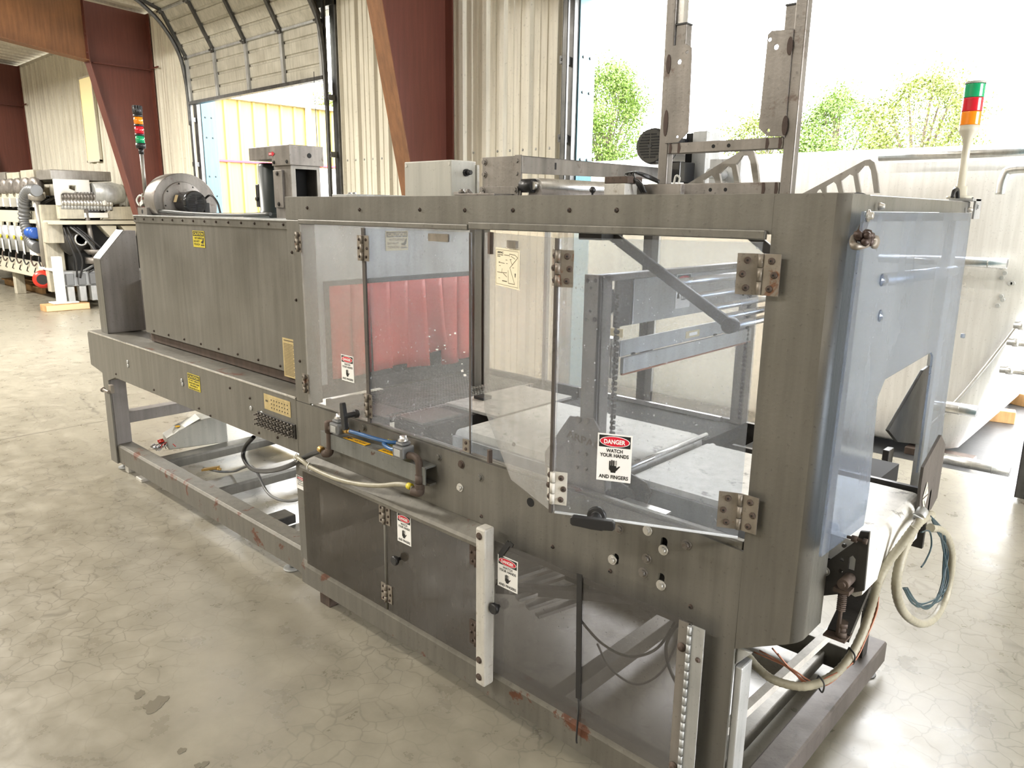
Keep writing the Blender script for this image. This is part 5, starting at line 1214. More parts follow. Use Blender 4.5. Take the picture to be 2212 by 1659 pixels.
d = Decal((-2.71, .2995, 1.838), EX, EZ); d.rect(0, -.006, .03, .006, M['stk_red'], 1); d.poly([(.03, -.012), (.052, 0), (.03, .012)], M['stk_red'], 1)
for i in range(3): d.rect(.004+.008*i, -.003, .009+.008*i, .003, M['stk_white'], 2)
d.done('red_arrow', gd, 'red arrow decal')
mb = MB(); mb.prism([(-2.955, 1.552), (-2.70, 1.552), (-2.73, 1.572), (-2.93, 1.572)], 'y', .28, .48); obj('motor_foot', mb, M['greymotor'], gd, bevel=.002)

jb = thing('roof_junction', 'small metal junction box with white connectors at the tunnel roof corner', 'junction box', (-3.75, .16, 1.552))
mb = MB(); mb.box(-3.80, -3.68, .115, .19, 1.553, 1.592); mb.m(1).cyl((-3.74, .115, 1.57), (-3.74, .1145, 1.57), .012, 10); obj('box', mb, [M['steel'], M['shadow']], jb, bevel=.003)
mb = MB(); mb.tube([(-3.81, .13, 1.60), (-3.84, .13, 1.63), (-3.82, .14, 1.655), (-3.78, .14, 1.65)], .005, 6); mb.tube([(-3.79, .13, 1.595), (-3.77, .13, 1.64), (-3.755, .13, 1.665)], .004, 6); mb.obox((-3.77, .14, 1.615), (.02, 0, .008), (0, .015, 0), (-.004, 0, .010)); obj('connectors', mb, M['whitepaint'], jb)
cd_ = MB(); cd_.tube([(-3.68, .15, 1.575), (-3.5, .15, 1.574), (-3.2, .15, 1.566), (-2.8, .16, 1.564), (-2.5, .17, 1.572)], .0085, 8)
tag(obj('roof_conduit', cd_, M['conduit_grey']), 'grey flexible conduit lying along the front edge of the tunnel roof', 'conduit')

def stack_light(base, z_top, parts, name, label, pole_mat, body, rr, pole_r, cap_h):
    s = thing(name, label, 'signal light', base); x, y, z = base
    mb = MB(); total = sum(h for _, h in parts)+cap_h; zb = z_top-total
    mb.cyl((x, y, z), (x, y, zb-.02), pole_r, 14); obj('pole', mb, M[pole_mat], s)
    return s, x, y, zb
# left stack light (amber, red, green from the top)
bx, by, bz = -3.765, .15, 1.592
top = U(299, 226, Y=.15).z; tip = U(299, 226, Y=.15)
sl, x, y, zb = stack_light((bx, by, bz), top-.01, [('o', .05), ('r', .05), ('g', .05)], 'stack_light', 'black capped stack light with amber over red over green at the tunnel roof corner', 'alu', 'black', .022, .010, .04)
H_ = top-.01-zb; seg = .047; z = zb
mb = MB(); mb.cyl((x, y, zb-.05), (x, y, zb-.02), .013, 12); obj('black_collar', mb, M['black'], sl)
mb = MB(); mb.cyl((x, y, zb-.02), (x, y, zb+.006), .0245, 20); obj('light_base', mb, M['black'], sl); z = zb+.006
for c in ('lens_g', 'lens_r', 'lens_o'):
    mb = MB(); mb.cyl((x, y, z), (x, y, z+.037), .0225, 24); obj('lens', mb, M[c], sl, label={'lens_g': 'green lens', 'lens_r': 'red lens', 'lens_o': 'amber lens'}[c])
    mb = MB(); mb.cyl((x, y, z+.037), (x, y, z+.048), .0232, 24); obj('black_band', mb, M['black'], sl); z += .048
mb = MB(); mb.cyl((x, y, z), (x, y, top-.008), .0235, 24); mb.cyl((x, y, top-.008), (x, y, top-.003), .020, 24)
for i in range(12): t = 2*math.pi*i/12; mb.box(x+.0228*math.cos(t)-.002, x+.0228*math.cos(t)+.002, y+.0228*math.sin(t)-.002, y+.0228*math.sin(t)+.002, z+.012, top-.004)
obj('cap', mb, M['black'], sl)
# right stack light (green, red, amber from the top)
P0 = U(2111, 412, Y=1.0); top = U(2128, 203, Y=1.0).z
bx, by, bz = -.035, 1.0, 1.648
s2 = thing('stack_light', 'white based stack light with green over red over amber at the infeed corner', 'signal light', (bx, by, bz))
mb = MB(); mb.lathe((bx, by, bz), (0, 0, 1), [(.034, 0), (.034, .007), (.018, .009), (.017, .035), (.011, .036), (.0105, .155), (.013, .158), (.014, .17), (.026, .188), (.027, .205)], 24); obj('pole', mb, M['ivory'], s2, bevel=0)
z = bz+.205
for c in ('lens_o', 'lens_r', 'lens_g'):
    mb = MB(); n = 8
    prof = []
    for i in range(n): prof += [(.0255, .037*i/n), (.027, .037*(i+.5)/n)]
    mb.lathe((bx, by, z), (0, 0, 1), prof+[(.0255, .037)], 28); obj('lens', mb, M[c], s2, label={'lens_g': 'green lens', 'lens_r': 'red lens', 'lens_o': 'amber lens'}[c]); z += .0375
mb = MB(); mb.lathe((bx, by, z), (0, 0, 1), [(.027, 0), (.027, .004), (.024, .007), (.003, .008)], 24); obj('cap', mb, M['boxwhite'], s2)
mb = MB(); mb.box(-.05, .012, .95, 1.05, 1.641, 1.648); mb.prism([(.99, 1.59), (1.06, 1.59), (1.06, 1.648), (.99, 1.648)], 'x', .006, .012); mb.hexbolt((.012, 1.005, 1.625), (1, 0, 0), .006, .005); obj('bracket', mb, M['zinc'], s2, bevel=.001)
mb = MB(); mb.tube([(-.03, .90, 1.650), (-.03, .91, 1.668), (-.03, .94, 1.672), (-.03, .96, 1.648)], .006, 6); mb.tube([(-.01, .955, 1.646), (.0, .98, 1.644), (.0, 1.0, 1.65)], .003, 5); obj('cable_clip', mb, M['black'], s2)
# ------------------------------------------------------------------ on top of the wrapper
ZT = 1.641
cb = thing('control_box', 'pale grey white enclosure with one black cable gland on the wrapper top', 'electrical box', (-1.55, .4, ZT))
a, b_ = U(873, 350, Y=.30), U(975, 347, Y=.30); yb = U(1028, 352, X=b_.x).y
mb = MB(); mb.box(a.x, b_.x, .30, max(yb, .42), ZT, a.z); bx_ = obj('enclosure', mb, M['boxwhite'], cb, bevel=.004)
mb = MB(); xr = b_.x; mb.box(xr-.012, xr+.006, max(yb, .42), max(yb, .42)+.012, ZT, a.z-.012); obj('back_plate', mb, M['boxwhite'], cb, bevel=.002)
p = U(1005, 373, X=xr); mb = MB(); mb.cyl((xr, p.y, p.z), (xr+.012, p.y, p.z), .013, 8); mb.cyl((xr+.012, p.y, p.z), (xr+.03, p.y, p.z), .010, 12, .008); obj('cable_gland', mb, M['black'], cb)
mb = MB()
for x in (a.x+.012, b_.x-.012): mb.cyl((x, .30, a.z-.014), (x, .298, a.z-.014), .006, 12)
obj('lid_screws', mb, M['whitepost'], cb, kind='stuff')

fc = thing('film_cradle', 'worn steel film roll cradle with two long rollers on the wrapper top', 'film cradle', (-1.0, .5, ZT))
yc = .12; c0, c1 = U(1042, 338, Y=yc), U(1125, 336, Y=yc); zc = c1.z
mb = MB(); mb.box(c0.x, c1.x, yc, yc+.008, ZT, zc); ep = obj('end_plate', mb, M['steel'], fc, bevel=.001)
mb = MB(); mb.box(c0.x-.004, c1.x-.004, yc-.008, yc, ZT, ZT+.028); mb.box(c0.x-.03, c1.x-.02, .03, yc, ZT, ZT+.006); obj('foot_angle', mb, M['steel'], ep, bevel=.001)
mb = MB()
for x in (c0.x+.010, c1.x-.012):
    for z in (zc-.014, zc-.05, ZT+.018): mb.hexbolt((x, yc-(.008 if z < ZT+.03 else 0), z), (0, -1, 0), .007, .006)
for x in (c0.x+.0, c0.x+.05): mb.hexbolt((x, .07, ZT+.006), (0, 0, 1), .006, .005)
obj('end_bolts', mb, M['steel'], ep, kind='stuff')
mb = MB(); mb.prism([(yc, zc), (1.0, zc), (1.0, zc-.04), (yc, zc-.05)], 'x', c1.x, c1.x+.006); mb.box(c1.x-.03, c1.x+.006, yc, 1.0, zc-.003, zc); obj('side_beam', mb, M['steel'], fc, bevel=.001)
p = U(1200, 359, X=c1.x+.006); mb = MB(); mb.box(c1.x+.006, c1.x+.0065, p.y-.004, p.y+.004, p.z-.01, p.z+.01); obj('beam_slot', mb, M['shadow'], fc)
mb = MB(); mb.box(c1.x-.02, c1.x+.004, yc-.004, yc, ZT, zc+.002); obj('corner_angle', mb, M['steel'], fc)
mb = MB(); x, z, r = c1.x+.045, zc-.085, .022; mb.cyl((x, yc+.02, z), (x, 1.0, z), r, 24); mb.cyl((x, yc, z), (x, yc+.02, z), .012, 12); obj('top_roller', mb, M['bright'], fc, label='bright upper roller')
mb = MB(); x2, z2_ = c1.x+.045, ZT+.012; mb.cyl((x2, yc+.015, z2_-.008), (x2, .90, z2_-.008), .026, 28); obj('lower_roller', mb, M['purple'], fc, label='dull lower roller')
mb = MB(); x = c1.x; mb.cyl((x, yc+.01, z), (c1.x+.045, yc+.01, z), .02, 12); obj('bearing', mb, M['black'], fc)
mb = MB(); p = U(1280, 414, Y=.10); mb.cyl((p.x, .10, ZT), (p.x, .10, p.z+.006), .003, 8); mb.lathe((p.x, .10, p.z), (0, 0, 1), [(.003, -.004), (.008, .0), (.009, .006), (.005, .012), (.001, .013)], 14); obj('ball_knob', mb, M['black'], fc)
mb = MB(); q0, q1 = U(1305, 400, Y=.14), U(1358, 400, Y=.14); mb.box(q0.x, q1.x-.012, .14, .20, ZT, q0.z+.004); mb.m(1).box(q0.x, q1.x-.004, .14, .21, q0.z+.004, q0.z+.022); obj('guide_block', mb, [M['whitepost'], M['rusty']], fc, bevel=.002)
mb = MB(); mb.box(q0.x+.05, q0.x+.20, .20, .22, ZT, ZT+.03); obj('low_bar', mb, M['steel'], fc, bevel=.001)
mb = MB()
for i, dx in enumerate((0, .006, .012)):
    mb.tube([U(1395-4*i, 416, Y=.18), U(1380-3*i, 392, Y=.17), U(1352+8*i, 378, Y=.18), U(1375, 373, Y=.2), U(1400, 380+i*2, Y=.24), U(1424, 392+i, Y=.26)], .004, 7)
obj('cable_loop', mb, M['hose_black'], fc)
mt = thing('fan_motor', 'black fan cooled motor with round grille behind the left tall upright', 'motor', (-.95, .85, ZT))
p = U(1404, 315, Y=.76)
fanmotor((p.x, .97, p.z), (0, -1, 0), .21, .056, mt)
mb = MB(); mb.box(p.x+.05, p.x+.10, .80, .96, ZT+.06, ZT+.13); mb.box(p.x+.02, p.x+.07, .78, .90, p.z-.02, p.z+.03); obj('terminal_box', mb, M['blackgloss'], mt, bevel=.004)
p2, p3 = U(1500, 284, Y=.90), U(1540, 290, Y=1.0)
mb = MB(); mb.box(p2.x-.005, p2.x+.05, .90, 1.0, ZT, p2.z); obj('gear_case', mb, M['zinc'], mt, bevel=.002)
mb = MB(); mb.box(p.x+.075, p.x+.20, .78, .89, ZT, ZT+.05); obj('motor_base', mb, M['zinc'], mt, bevel=.002)
mb = MB(); mb.box(p2.x-.03, p2.x-.006, .90, .99, ZT+.02, p2.z-.005); obj('dark_flange', mb, M['shadow'], mt)

gy = thing('film_gantry', 'tall worn square tube uprights with rounded plates and two cross bars on the wrapper top', 'gantry', (-.4, .3, ZT))
GY = .28; w = .029
Lx0, Lx1 = U(1419, 395, Y=GY).x, U(1419, 395, Y=GY).x+w
Rx0 = U(1683, 410, Y=GY).x; Rx1 = Rx0+w
for x0 in (Lx0, Rx0):
    mb = MB(); mb.box(x0, x0+w, GY, GY+w, ZT, 2.75); up = obj('upright', mb, M['steel'], gy, bevel=.003)
    mb = MB(); mb.box(x0, x0+w, GY-.02, GY+w, ZT, ZT+.0) if False else None; mb.bm.free()
zt1, zb1 = U(1560, 303, Y=GY).z, U(1560, 327, Y=GY).z; zt0, zb0 = U(1560, 395, Y=GY).z, U(1560, 416, Y=GY).z
for za, zb_, nm in ((zb1, zt1, 'cross_bar'), (ZT, zt0, 'cross_bar')):
    mb = MB(); mb.box(Lx1 if za > ZT+.05 else Lx0-.03, Rx0, GY, GY+.03, za, zb_); cbx = obj(nm, mb, M['steel'], gy, bevel=.002)
    mb = MB()
    for px_ in (1541, 1574): x = U(px_, 315, Y=GY).x; mb.cyl((x, GY-.0004, (za+zb_)/2), (x, GY, (za+zb_)/2), .005, 12)
    obj('bar_holes', mb, M['shadow'], cbx, kind='stuff')
    mb = MB()
    for x in (Lx1+.004, Lx1+.03, Rx0-.045, Rx0-.012): mb.prism([(x, za+.001), (x+.006, za+.001), (x+.006+.003, (za+zb_)/2), (x+.006, zb_-.001), (x, zb_-.001)], 'y', GY-.0007, GY)
    obj('weld_marks', mb, M['weld'], cbx, kind='stuff')
def gplate(corners, name, flip):
    pts = [U(px_, py, Y=GY) for px_, py in corners]; mb = MB(); hs = []
    return pts
Lp = [(1450, 110), (1456, 99), (1485, 96), (1495, 103), (1495, 125), (1488, 285), (1466, 308), (1438, 310)]
Rp = [(1660, 75), (1668, 67), (1716, 63), (1696, 296), (1658, 294), (1640, 277)]
for pts_, hs in ((Lp, ((1486, 113), (1469, 134), (1464, 296))), (Rp, ((1664, 86), (1678, 102), (1661, 282)))):
    P = [U(px_, py, Y=GY) for px_, py in pts_]; mb = MB()
    H2 = [hole(U(px_, py, Y=GY).x, U(px_, py, Y=GY).z, r) for (px_, py), r in zip(hs, (.0045, .006, .004))]
    mb.prism([(p.x, p.z) for p in P], 'y', GY-.004, GY, holes=H2); obj('gusset_plate', mb, M['steel'], gy, bevel=.0008)
for (px_, py0, py1), s in (((1470, 49, 100), 1), ((1709, 6, 66), -1)):
    p, q = U(px_, py0, Y=GY), U(px_, py1, Y=GY); mb = MB(); x = p.x-.014; mb.box(x, x+.03, GY+.004, GY+.034, q.z-.02, p.z-.004); st = obj('inner_tube', mb, M['steel'], gy, bevel=.002)
    mb = MB(); mb.box(x-.001, x+.031, GY+.003, GY+.035, p.z-.004, p.z); obj('black_end_cap', mb, M['black'], st)
mb = MB()
for px_, a0, a1 in ((1446, 118, 160), (1440, 238, 295), (1708, 80, 120), (1697, 250, 293)):
    p, q = U(px_, a0, Y=GY), U(px_, a1, Y=GY); c = (p+q)/2; mb.prism([(c.x+.007*math.cos(t*.4), c.z+(p.z-q.z)/2*math.sin(t*.4)) for t in range(16)], 'y', GY-.0055, GY-.0035)
obj('weld_beads', mb, M['weld'], gy, kind='stuff')
p = U(1451, 30, Y=GY); mb = MB(); mb.box(Lx1, Lx1+.018, GY+.01, GY+.034, p.z-.03, 2.75); obj('inner_rail', mb, M['bright'], gy)

# slotted film brackets, one at each side of the machine
fbk = []
def bracket(Yp, dx, name_label, src=None):
    g = thing('slotted_bracket', name_label, 'bracket', (-.4+dx, Yp, ZT), 'slotted film brackets')
    out = [(1733, 418), (1758, 405), (1868, 346), (1880, 344), (1889, 350), (1895, 375), (1899, 417)]
    wins = [[(1762, 416), (1766, 410), (1772, 408), (1776, 416)], [(1784, 416), (1784, 402), (1800, 392), (1806, 398), (1811, 416)], [(1822, 416), (1817, 390), (1834, 376), (1843, 380), (1849, 416)], [(1860, 417), (1852, 374), (1866, 358), (1876, 358), (1881, 368), (1888, 417)]]
    f = lambda p: (lambda v: (v.x+dx, v.z))(U(p[0], p[1], Y=1.0))
    mb = MB(); mb.prism([f(p) for p in out], 'y', Yp, Yp+.010, holes=[[f(p) for p in w_] for w_ in wins]); obj('bracket_plate', mb, M['alu'], g, bevel=.0015)
    b0_ = f((1880, 417)); mb = MB(); mb.tube([(b0_[0]-.06, Yp+.02, ZT+.012), (b0_[0]-.04, Yp+.0, ZT+.022), (b0_[0]-.02, Yp+.01, ZT+.016), (b0_[0], Yp-.01, ZT+.01)], .007, 6); obj('hose_tail', mb, M['valve'], g)
    return g
bracket(1.0, .0, 'slotted cast bracket nearest the right stack light')
bracket(.40, -.115, 'slotted cast bracket seen between the two tall uprights')
mb = MB(); p = U(1565, 378, Y=.75); mb.box(p.x-.05, p.x+.06, .74, .75, ZT, p.z+.05); mb.cyl((p.x, .74, p.z), (p.x+.02, .62, p.z), .016, 12); 
tag(obj('roller_bearing_block', mb, M['zinc'], None, bevel=.002), 'rust stained bearing block behind the slotted bracket', 'bearing')
mb = MB(); mb.tube([U(1455, 402, Y=.36), U(1460, 380, Y=.36), U(1468, 384, Y=.36), U(1466, 395, Y=.36)], .003, 6)
tag(obj('white_hook', mb, M['whitepaint']), 'small white wire hook beside the foot of the left upright', 'hook')
mb = MB(); mb.box(-2.07, -1.9, .2, .5, ZT-.0, ZT+.012)
mb.hexbolt((-2.02, .25, ZT+.012), (0, 0, 1), .008, .008); mb.hexbolt((-1.99, .25, ZT+.012), (0, 0, 1), .008, .008)
tag(obj('top_strap', mb, M['zinc'], None, bevel=.002), 'flat grey bolted strap at the left end of the wrapper top', 'strap')
mb = MB(); q0 = U(985, 412, Y=.06); mb.box(q0.x, c0.x-.034, .05, .09, ZT, ZT+.012); mb.hexbolt((q0.x+.015, .07, ZT+.012), (0, 0, 1), .007, .007); mb.hexbolt((q0.x+.045, .07, ZT+.012), (0, 0, 1), .007, .007)
tag(obj('clamp_strip', mb, M['steel'], None, bevel=.002), 'short bolted clamp strip beside the film cradle end plate', 'clamp')
# ------------------------------------------------------------------ air manifold on the side sheet
am = thing('air_manifold', 'grey channel with two solenoid valves and rusty pipe elbows on the side sheet', 'valve manifold', (-1.54, -.03, .74))
mb = MB(); x0, x1 = -1.84, -1.235
mb.prism([(-.001, .775), (-.05, .775), (-.05, .715), (-.044, .715), (-.044, .769), (-.001, .769)], 'x', x0, x1); ch = obj('channel', mb, M['greypaint'], am, bevel=.001)
mb = MB(); mb.box(x0, x1, -.03, -.001, .706, .714); obj('channel_lower', mb, M['olive_rust'], am)
def arrow(xa, xb, left, nm='arrow_label'):
    d = Decal((xa, -.046, .7762), EX, (0, 1, 0)); w, h = xb-xa, .026; d.sheet(0, 0, w, h, M['stk_orange']); K = M['stk_black']
    if left: d.poly([(.06*w, h/2), (.2*w, h*.85), (.2*w, h*.62), (.32*w, h*.62), (.32*w, h*.38), (.2*w, h*.38), (.2*w, h*.15)], K); d.text('AIR FLOW', .66*w, h*.3, h*.34, M['stk_brown'], 1, w=.5*w)
    else: d.poly([(.94*w, h/2), (.8*w, h*.85), (.8*w, h*.62), (.68*w, h*.62), (.68*w, h*.38), (.8*w, h*.38), (.8*w, h*.15)], K); d.text('AIR FLOW', .34*w, h*.3, h*.34, M['stk_brown'], 1, w=.5*w)
    d.done(nm, am, 'amber arrow label')
arrow(-1.70, -1.565, True); arrow(-1.49, -1.37, False)
def valve(x, z):
    mb = MB(); mb.box(x-.028, x+.028, -.075, -.022, z-.02, z+.022); mb.box(x-.020, x+.020, -.068, -.028, z+.022, z+.034); v = obj('solenoid_valve', mb, M['valve'], am, bevel=.006)
    mb = MB(); mb.lathe((x, -.048, z+.034), (0, 0, 1), [(.018, 0), (.019, .006), (.012, .014), (.011, .02), (.003, .021)], 10); obj('silver_nut', mb, M['foil'], v)
    mb = MB(); mb.box(x-.016, x+.016, -.077, -.075, z-.012, z+.012); obj('cover_plate', mb, M['zinc'], v, bevel=.001); return v
valve(-1.715, .812); valve(-1.345, .808)
mb = MB(); mb.cyl((-1.685, -.048, .808), (-1.662, -.048, .81), .010, 8); mb.cyl((-1.662, -.048, .81), (-1.65, -.048, .81), .007, 10); mb.cyl((-1.375, -.04, .800), (-1.395, -.035, .802), .009, 8); obj('brass_fittings', mb, M['brass'], am, kind='stuff')
mb = MB(); mb.tube([(-1.65, -.048, .812), (-1.58, -.042, .812), (-1.50, -.036, .812), (-1.455, -.02, .808), (-1.44, -.003, .806)], .0075, 8); obj('blue_tube', mb, M['hose_blue'], am, label='blue air tube')
mb = MB(); mb.tube([(-1.465, -.010, .806), (-1.475, -.03, .803), (-1.455, -.035, .796), (-1.42, -.038, .794), (-1.39, -.037, .801)], .0075, 8); obj('blue_tube', mb, M['hose_blue'], am, label='short blue air tube')
mb = MB(); mb.tube([(-1.315, -.05, .80), (-1.285, -.05, .803), (-1.265, -.05, .79), (-1.262, -.05, .755), (-1.262, -.05, .69)], .0125, 10); mb.tube([(-1.262, -.05, .715), (-1.262, -.05, .695), (-1.262, -.055, .686), (-1.285, -.06, .685)], .0165, 10); mb.cyl((-1.262, -.05, .745), (-1.262, -.05, .715), .015, 12); obj('pipe_elbow', mb, M['rusty'], am, label='rusty iron pipe elbow')
mb = MB(); mb.cyl((-1.745, -.048, .80), (-1.79, -.048, .80), .013, 10); mb.lathe((-1.785, -.048, .80), (0, 0, 1), [(.016, -.02), (.017, .02), (.01, .025)], 10); mb.tube([(-1.785, -.048, .785), (-1.787, -.048, .73), (-1.79, -.05, .70), (-1.805, -.055, .693)], .012, 10); mb.tube([(-1.787, -.048, .715), (-1.79, -.052, .698), (-1.812, -.056, .692)], .0165, 10); obj('pipe_elbow', mb, M['rusty'], am, label='rusty pipe elbow at the left end')
p, q, r = U(838, 946, Y=0), U(886, 962, Y=0), U(840, 985, Y=0)
caution((p.x, -.0005, .742), EX, EZ, q.x-p.x, .066, sw, ('VALVE', 'UNDER PRESSURE'), label='yellow caution sticker behind the solenoid valve')
# hoses
def hose(name, label, pts, r, mat, cat='hose', n=9, extra=None):
    g = thing(name, label, cat, tuple(pts[0])); mb = MB(); mb.tube(pts, r, n); obj('hose_run', mb, M[mat], g); return g
h1 = hose('black_hose', 'black air hose curling from the left rusty elbow under the tunnel', [Vector((-1.812, -.056, .692)), U(690, 975, Y=-.06), U(665, 985, Y=-.05), U(620, 1008, Y=-.05), U(575, 1018, Y=.0), U(543, 1012, Y=.08), U(526, 988, Y=.12), U(530, 965, Y=.14), U(548, 944, Y=.15)], .0105, 'hose_black')
mb = MB(); p = U(697, 973, Y=-.06); mb.cyl(p, p+Vector((-.02, 0, .002)), .013, 10); obj('brass_ferrule', mb, M['brass'], h1)
h2 = hose('black_cable', 'thin dark cable lying on the cross channel and drooping under the tunnel', [U(440, 1010, Z=.13), U(470, 1018, Z=.125), U(505, 1018, Z=.13), U(545, 1008, Y=.2), U(575, 1060, Y=.15), U(600, 1078, Y=.12), U(630, 1082, Y=.10), U(660, 1072, Y=.06)], .007, 'valve', 'cable')
mb = MB(); p = U(455, 1012, Z=.135); mb.obox(p, (.035, .03, .008), (-.008, .012, 0), (0, 0, .006)); mb.cyl(p+Vector((.03, .02, .0)), p+Vector((.05, .035, -.004)), .011, 8); obj('sensor_plug', mb, M['brass'], h2)
h3 = hose('tan_hose', 'tan air hose sagging along the cabinet ledge to the right rusty elbow', [U(640, 987, Y=-.065), U(655, 997, Y=-.07), U(672, 1010, Y=-.07), U(720, 1032, Y=-.07), U(770, 1045, Y=-.07), U(820, 1049, Y=-.07), U(860, 1046, Y=-.068), U(884, 1050, Y=-.062), Vector((-1.285, -.06, .686))], .0088, 'hose_tan')
mb = MB(); p = U(884, 1050, Y=-.062); mb.cyl(p+Vector((-.006, 0, 0)), p+Vector((.012, 0, 0)), .0115, 8); obj('yellow_collar', mb, M['stk_yellow'], h3)
for px_, py in ((640, 988), (668, 1008)):
    p = U(px_, py, Y=-.068); mb = MB(); mb.tube([p+Vector((0, 0, .016)), p+Vector((.004, -.014, 0)), p+Vector((0, 0, -.02)), p+Vector((-.004, .014, 0)), p+Vector((0, 0, .016))], .0018, 5); obj('cable_tie', mb, M['whitepaint'], h3)

# grey wall box lying on the floor under the tunnel
gb_ = thing('fallen_wall_box', 'grey plastic electrical box lying on its side on the cross channel under the tunnel', 'electrical box', (-4.05, .45, .106))
def ub(px_, py, z): return U(px_, py, Z=z)
A = Vector((-4.06, .26, .11)); u_ = Vector((.10, .34, 0)); v_ = Vector((-.14, .03, 0)); w_ = Vector((0, 0, 1))
prof = [(0, 0), (1, 0), (1, .185), (.62, .175), (.18, .12), (-.02, .07)]
mb = MB(); va = [mb.bm.verts.new(A+u_*s+w_*h) for s, h in prof]; vb = [mb.bm.verts.new(A+u_*s+v_+w_*h) for s, h in prof]
mb.bm.faces.new(va); mb.bm.faces.new(vb[::-1])
for i in range(6): mb.bm.faces.new([va[i], va[(i+1) % 6], vb[(i+1) % 6], vb[i]])
obj('box_body', mb, M['boxwhite'], gb_, bevel=.006)
mb = MB(); n_ = v_.cross(u_).normalized(); B = A+u_*.02+v_*.02+w_*.082; mb.poly([A+u_*-.02+w_*.078, A+u_*.55+w_*.18, A+u_*.55+v_*.9+w_*.182, A+u_*-.02+v_*.9+w_*.08]); obj('lid_face', mb, M['whitepaint'], gb_)
mb = MB(); q = A+u_*.2+v_*.4+w_*.132; mb.obox(q, u_*.035, v_*.08, Vector((0, 0, .002))); obj('orange_mark', mb, M['stk_orange'], gb_)
mb = MB(); R = random.Random(5); c = A+u_*-.12+v_*.2+w_*.02
for i in range(14): mb.obox(c+Vector((R.uniform(-.06, .05), R.uniform(-.05, .04), R.uniform(-.01, .015))), (R.uniform(.01, .03), R.uniform(-.01, .01), R.uniform(-.008, .008)), (0, R.uniform(.004, .014), .003), (0, -.002, .003))
obj('foil_scraps', mb, M['foil'], gb_, kind='stuff')
for i in range(6):
    s = A+u_*(.0+.02*i)+v_*(.1+.1*i)+w_*.05; e = c+Vector((.03*(i % 3), -.03+.02*i, .0)); mb = MB(); mb.tube([s, (s+e)/2+Vector((.02*(i % 2), -.02, .01)), e], .0025, 5); obj('wire', mb, M['red_plastic'] if i % 2 else M['hose_black'], gb_)
for i in range(2): s = A+u_*(-.05)+v_*(.45-.25*i)+w_*(.055); mb = MB(); mb.cyl(s, s+Vector((-.02, -.025, -.008)), .008, 8); obj('red_clip', mb, M['red_plastic'], gb_)

# coil of grey conduit and wires at the infeed end
XC = .10
cc = thing('conduit_coil', 'thick tan flexible conduit looping down from the infeed end plate', 'conduit', tuple(U(1995, 1115, X=XC)))
def ring_tube(pts, r, n=10, rib=True):
    P = smooth([Vector(p) for p in pts], 14); mb = MB(); mb.tube(P, (lambda t: r*(1+.06*math.sin(t*len(P)*2.2))) if rib else r, n, sm=False); return mb
loopY = .46
L = [(2012, 1112), (1985, 1128), (1962, 1165), (1944, 1215), (1936, 1265), (1945, 1310), (1968, 1338), (1995, 1347), (2022, 1330), (2042, 1290), (2053, 1240), (2055, 1195), (2045, 1160), (2028, 1143), (2010, 1140)]
mb = ring_tube([U(px_, py, X=XC+.0005*i) for i, (px_, py) in enumerate(L)], .0115); obj('conduit_loop', mb, M['hose_tan'], cc)
c2 = thing('long_conduit', 'thick tan conduit sweeping from the end plate down under the corner column', 'conduit', tuple(U(1990, 1130, X=.085)))
def plan(px_, py, Yv): return U(px_, py, Y=Yv)
L2 = [plan(1975, 1140, .34), plan(1945, 1180, .32), plan(1915, 1220, .30), plan(1896, 1260, .28), plan(1882, 1310, .28), plan(1862, 1370, .25), plan(1832, 1425, .20), plan(1790, 1465, .16), plan(1735, 1483, .12), plan(1675, 1470, .115), plan(1640, 1445, .122), plan(1612, 1412, .128)]
mb = ring_tube(L2, .0105); obj('conduit_run', mb, M['hose_tan'], c2)
for px_, py, Yv in ((1772, 1476, .14), (1838, 1415, .21)):
    p = plan(px_, py, Yv); mb = MB(); mb.tube([p+Vector((-.006, 0, .018)), p+Vector((.012, -.01, .008)), p+Vector((.008, -.006, -.018)), p+Vector((-.012, .01, -.008)), p+Vector((-.006, 0, .018))], .0022, 5); obj('cable_tie', mb, M['black'], c2)
p = U(1985, 1118, X=.095); mb = MB(); mb.cyl(p, p+Vector((.0, .03, .01)), .014, 12); mb.tube([p+Vector((-.01, -.02, .012)), p+Vector((.012, -.01, .0)), p+Vector((0, 0, -.016)), p+Vector((-.012, -.01, 0))], .003, 6); obj('conduit_clamp', mb, M['zinc'], c2)
for i in range(5):
    R = random.Random(i+20); o1 = R.uniform(-8, 8); st = [(1628, 1408), (1650, 1410), (1668, 1400), (1680, 1412), (1640, 1405)][i]
    pts = [plan(*st, .10), plan(1700+o1, 1440+o1*.5, .12), plan(1745+o1*.5, 1470+i*3, .135), plan(1785, 1480-i*4, .15), plan(1830+i*3, 1440-i*2, .20), plan(1862+i*2, 1380, .25), plan(1890+i, 1320, .30), plan(1898-i, 1285, .32), plan(1888-4*i, 1252, .30)]
    mb = MB(); mb.tube(pts, .0022, 5); obj('copper_wire', mb, M['copper'], c2)
for i in range(7):
    R = random.Random(i+70); j = lambda a: a+R.uniform(-7, 7)
    pts = [U(2010, 1115, X=XC+.01), U(j(2032), j(1150), X=XC+.012), U(2044+R.uniform(-6, 4), 1190, X=XC+.01), U(j(2042), j(1240), X=XC+.012), U(j(2030), j(1285), X=XC+.012), U(j(2000), j(1310), X=XC+.01), U(j(1975), j(1300), X=XC+.01), U(1955+R.uniform(-4, 6), 1270, X=XC+.01)]
    if i == 6: pts = [U(1990, 1150, X=XC+.012), U(2008, 1148, X=XC+.012), U(2012, 1180, X=XC+.012), U(2000, 1210, X=XC+.012), U(1990, 1225, X=XC+.012)]
    mb = MB(); mb.tube(pts, .0023, 5); obj('teal_wire', mb, M['wire_teal'], cc)

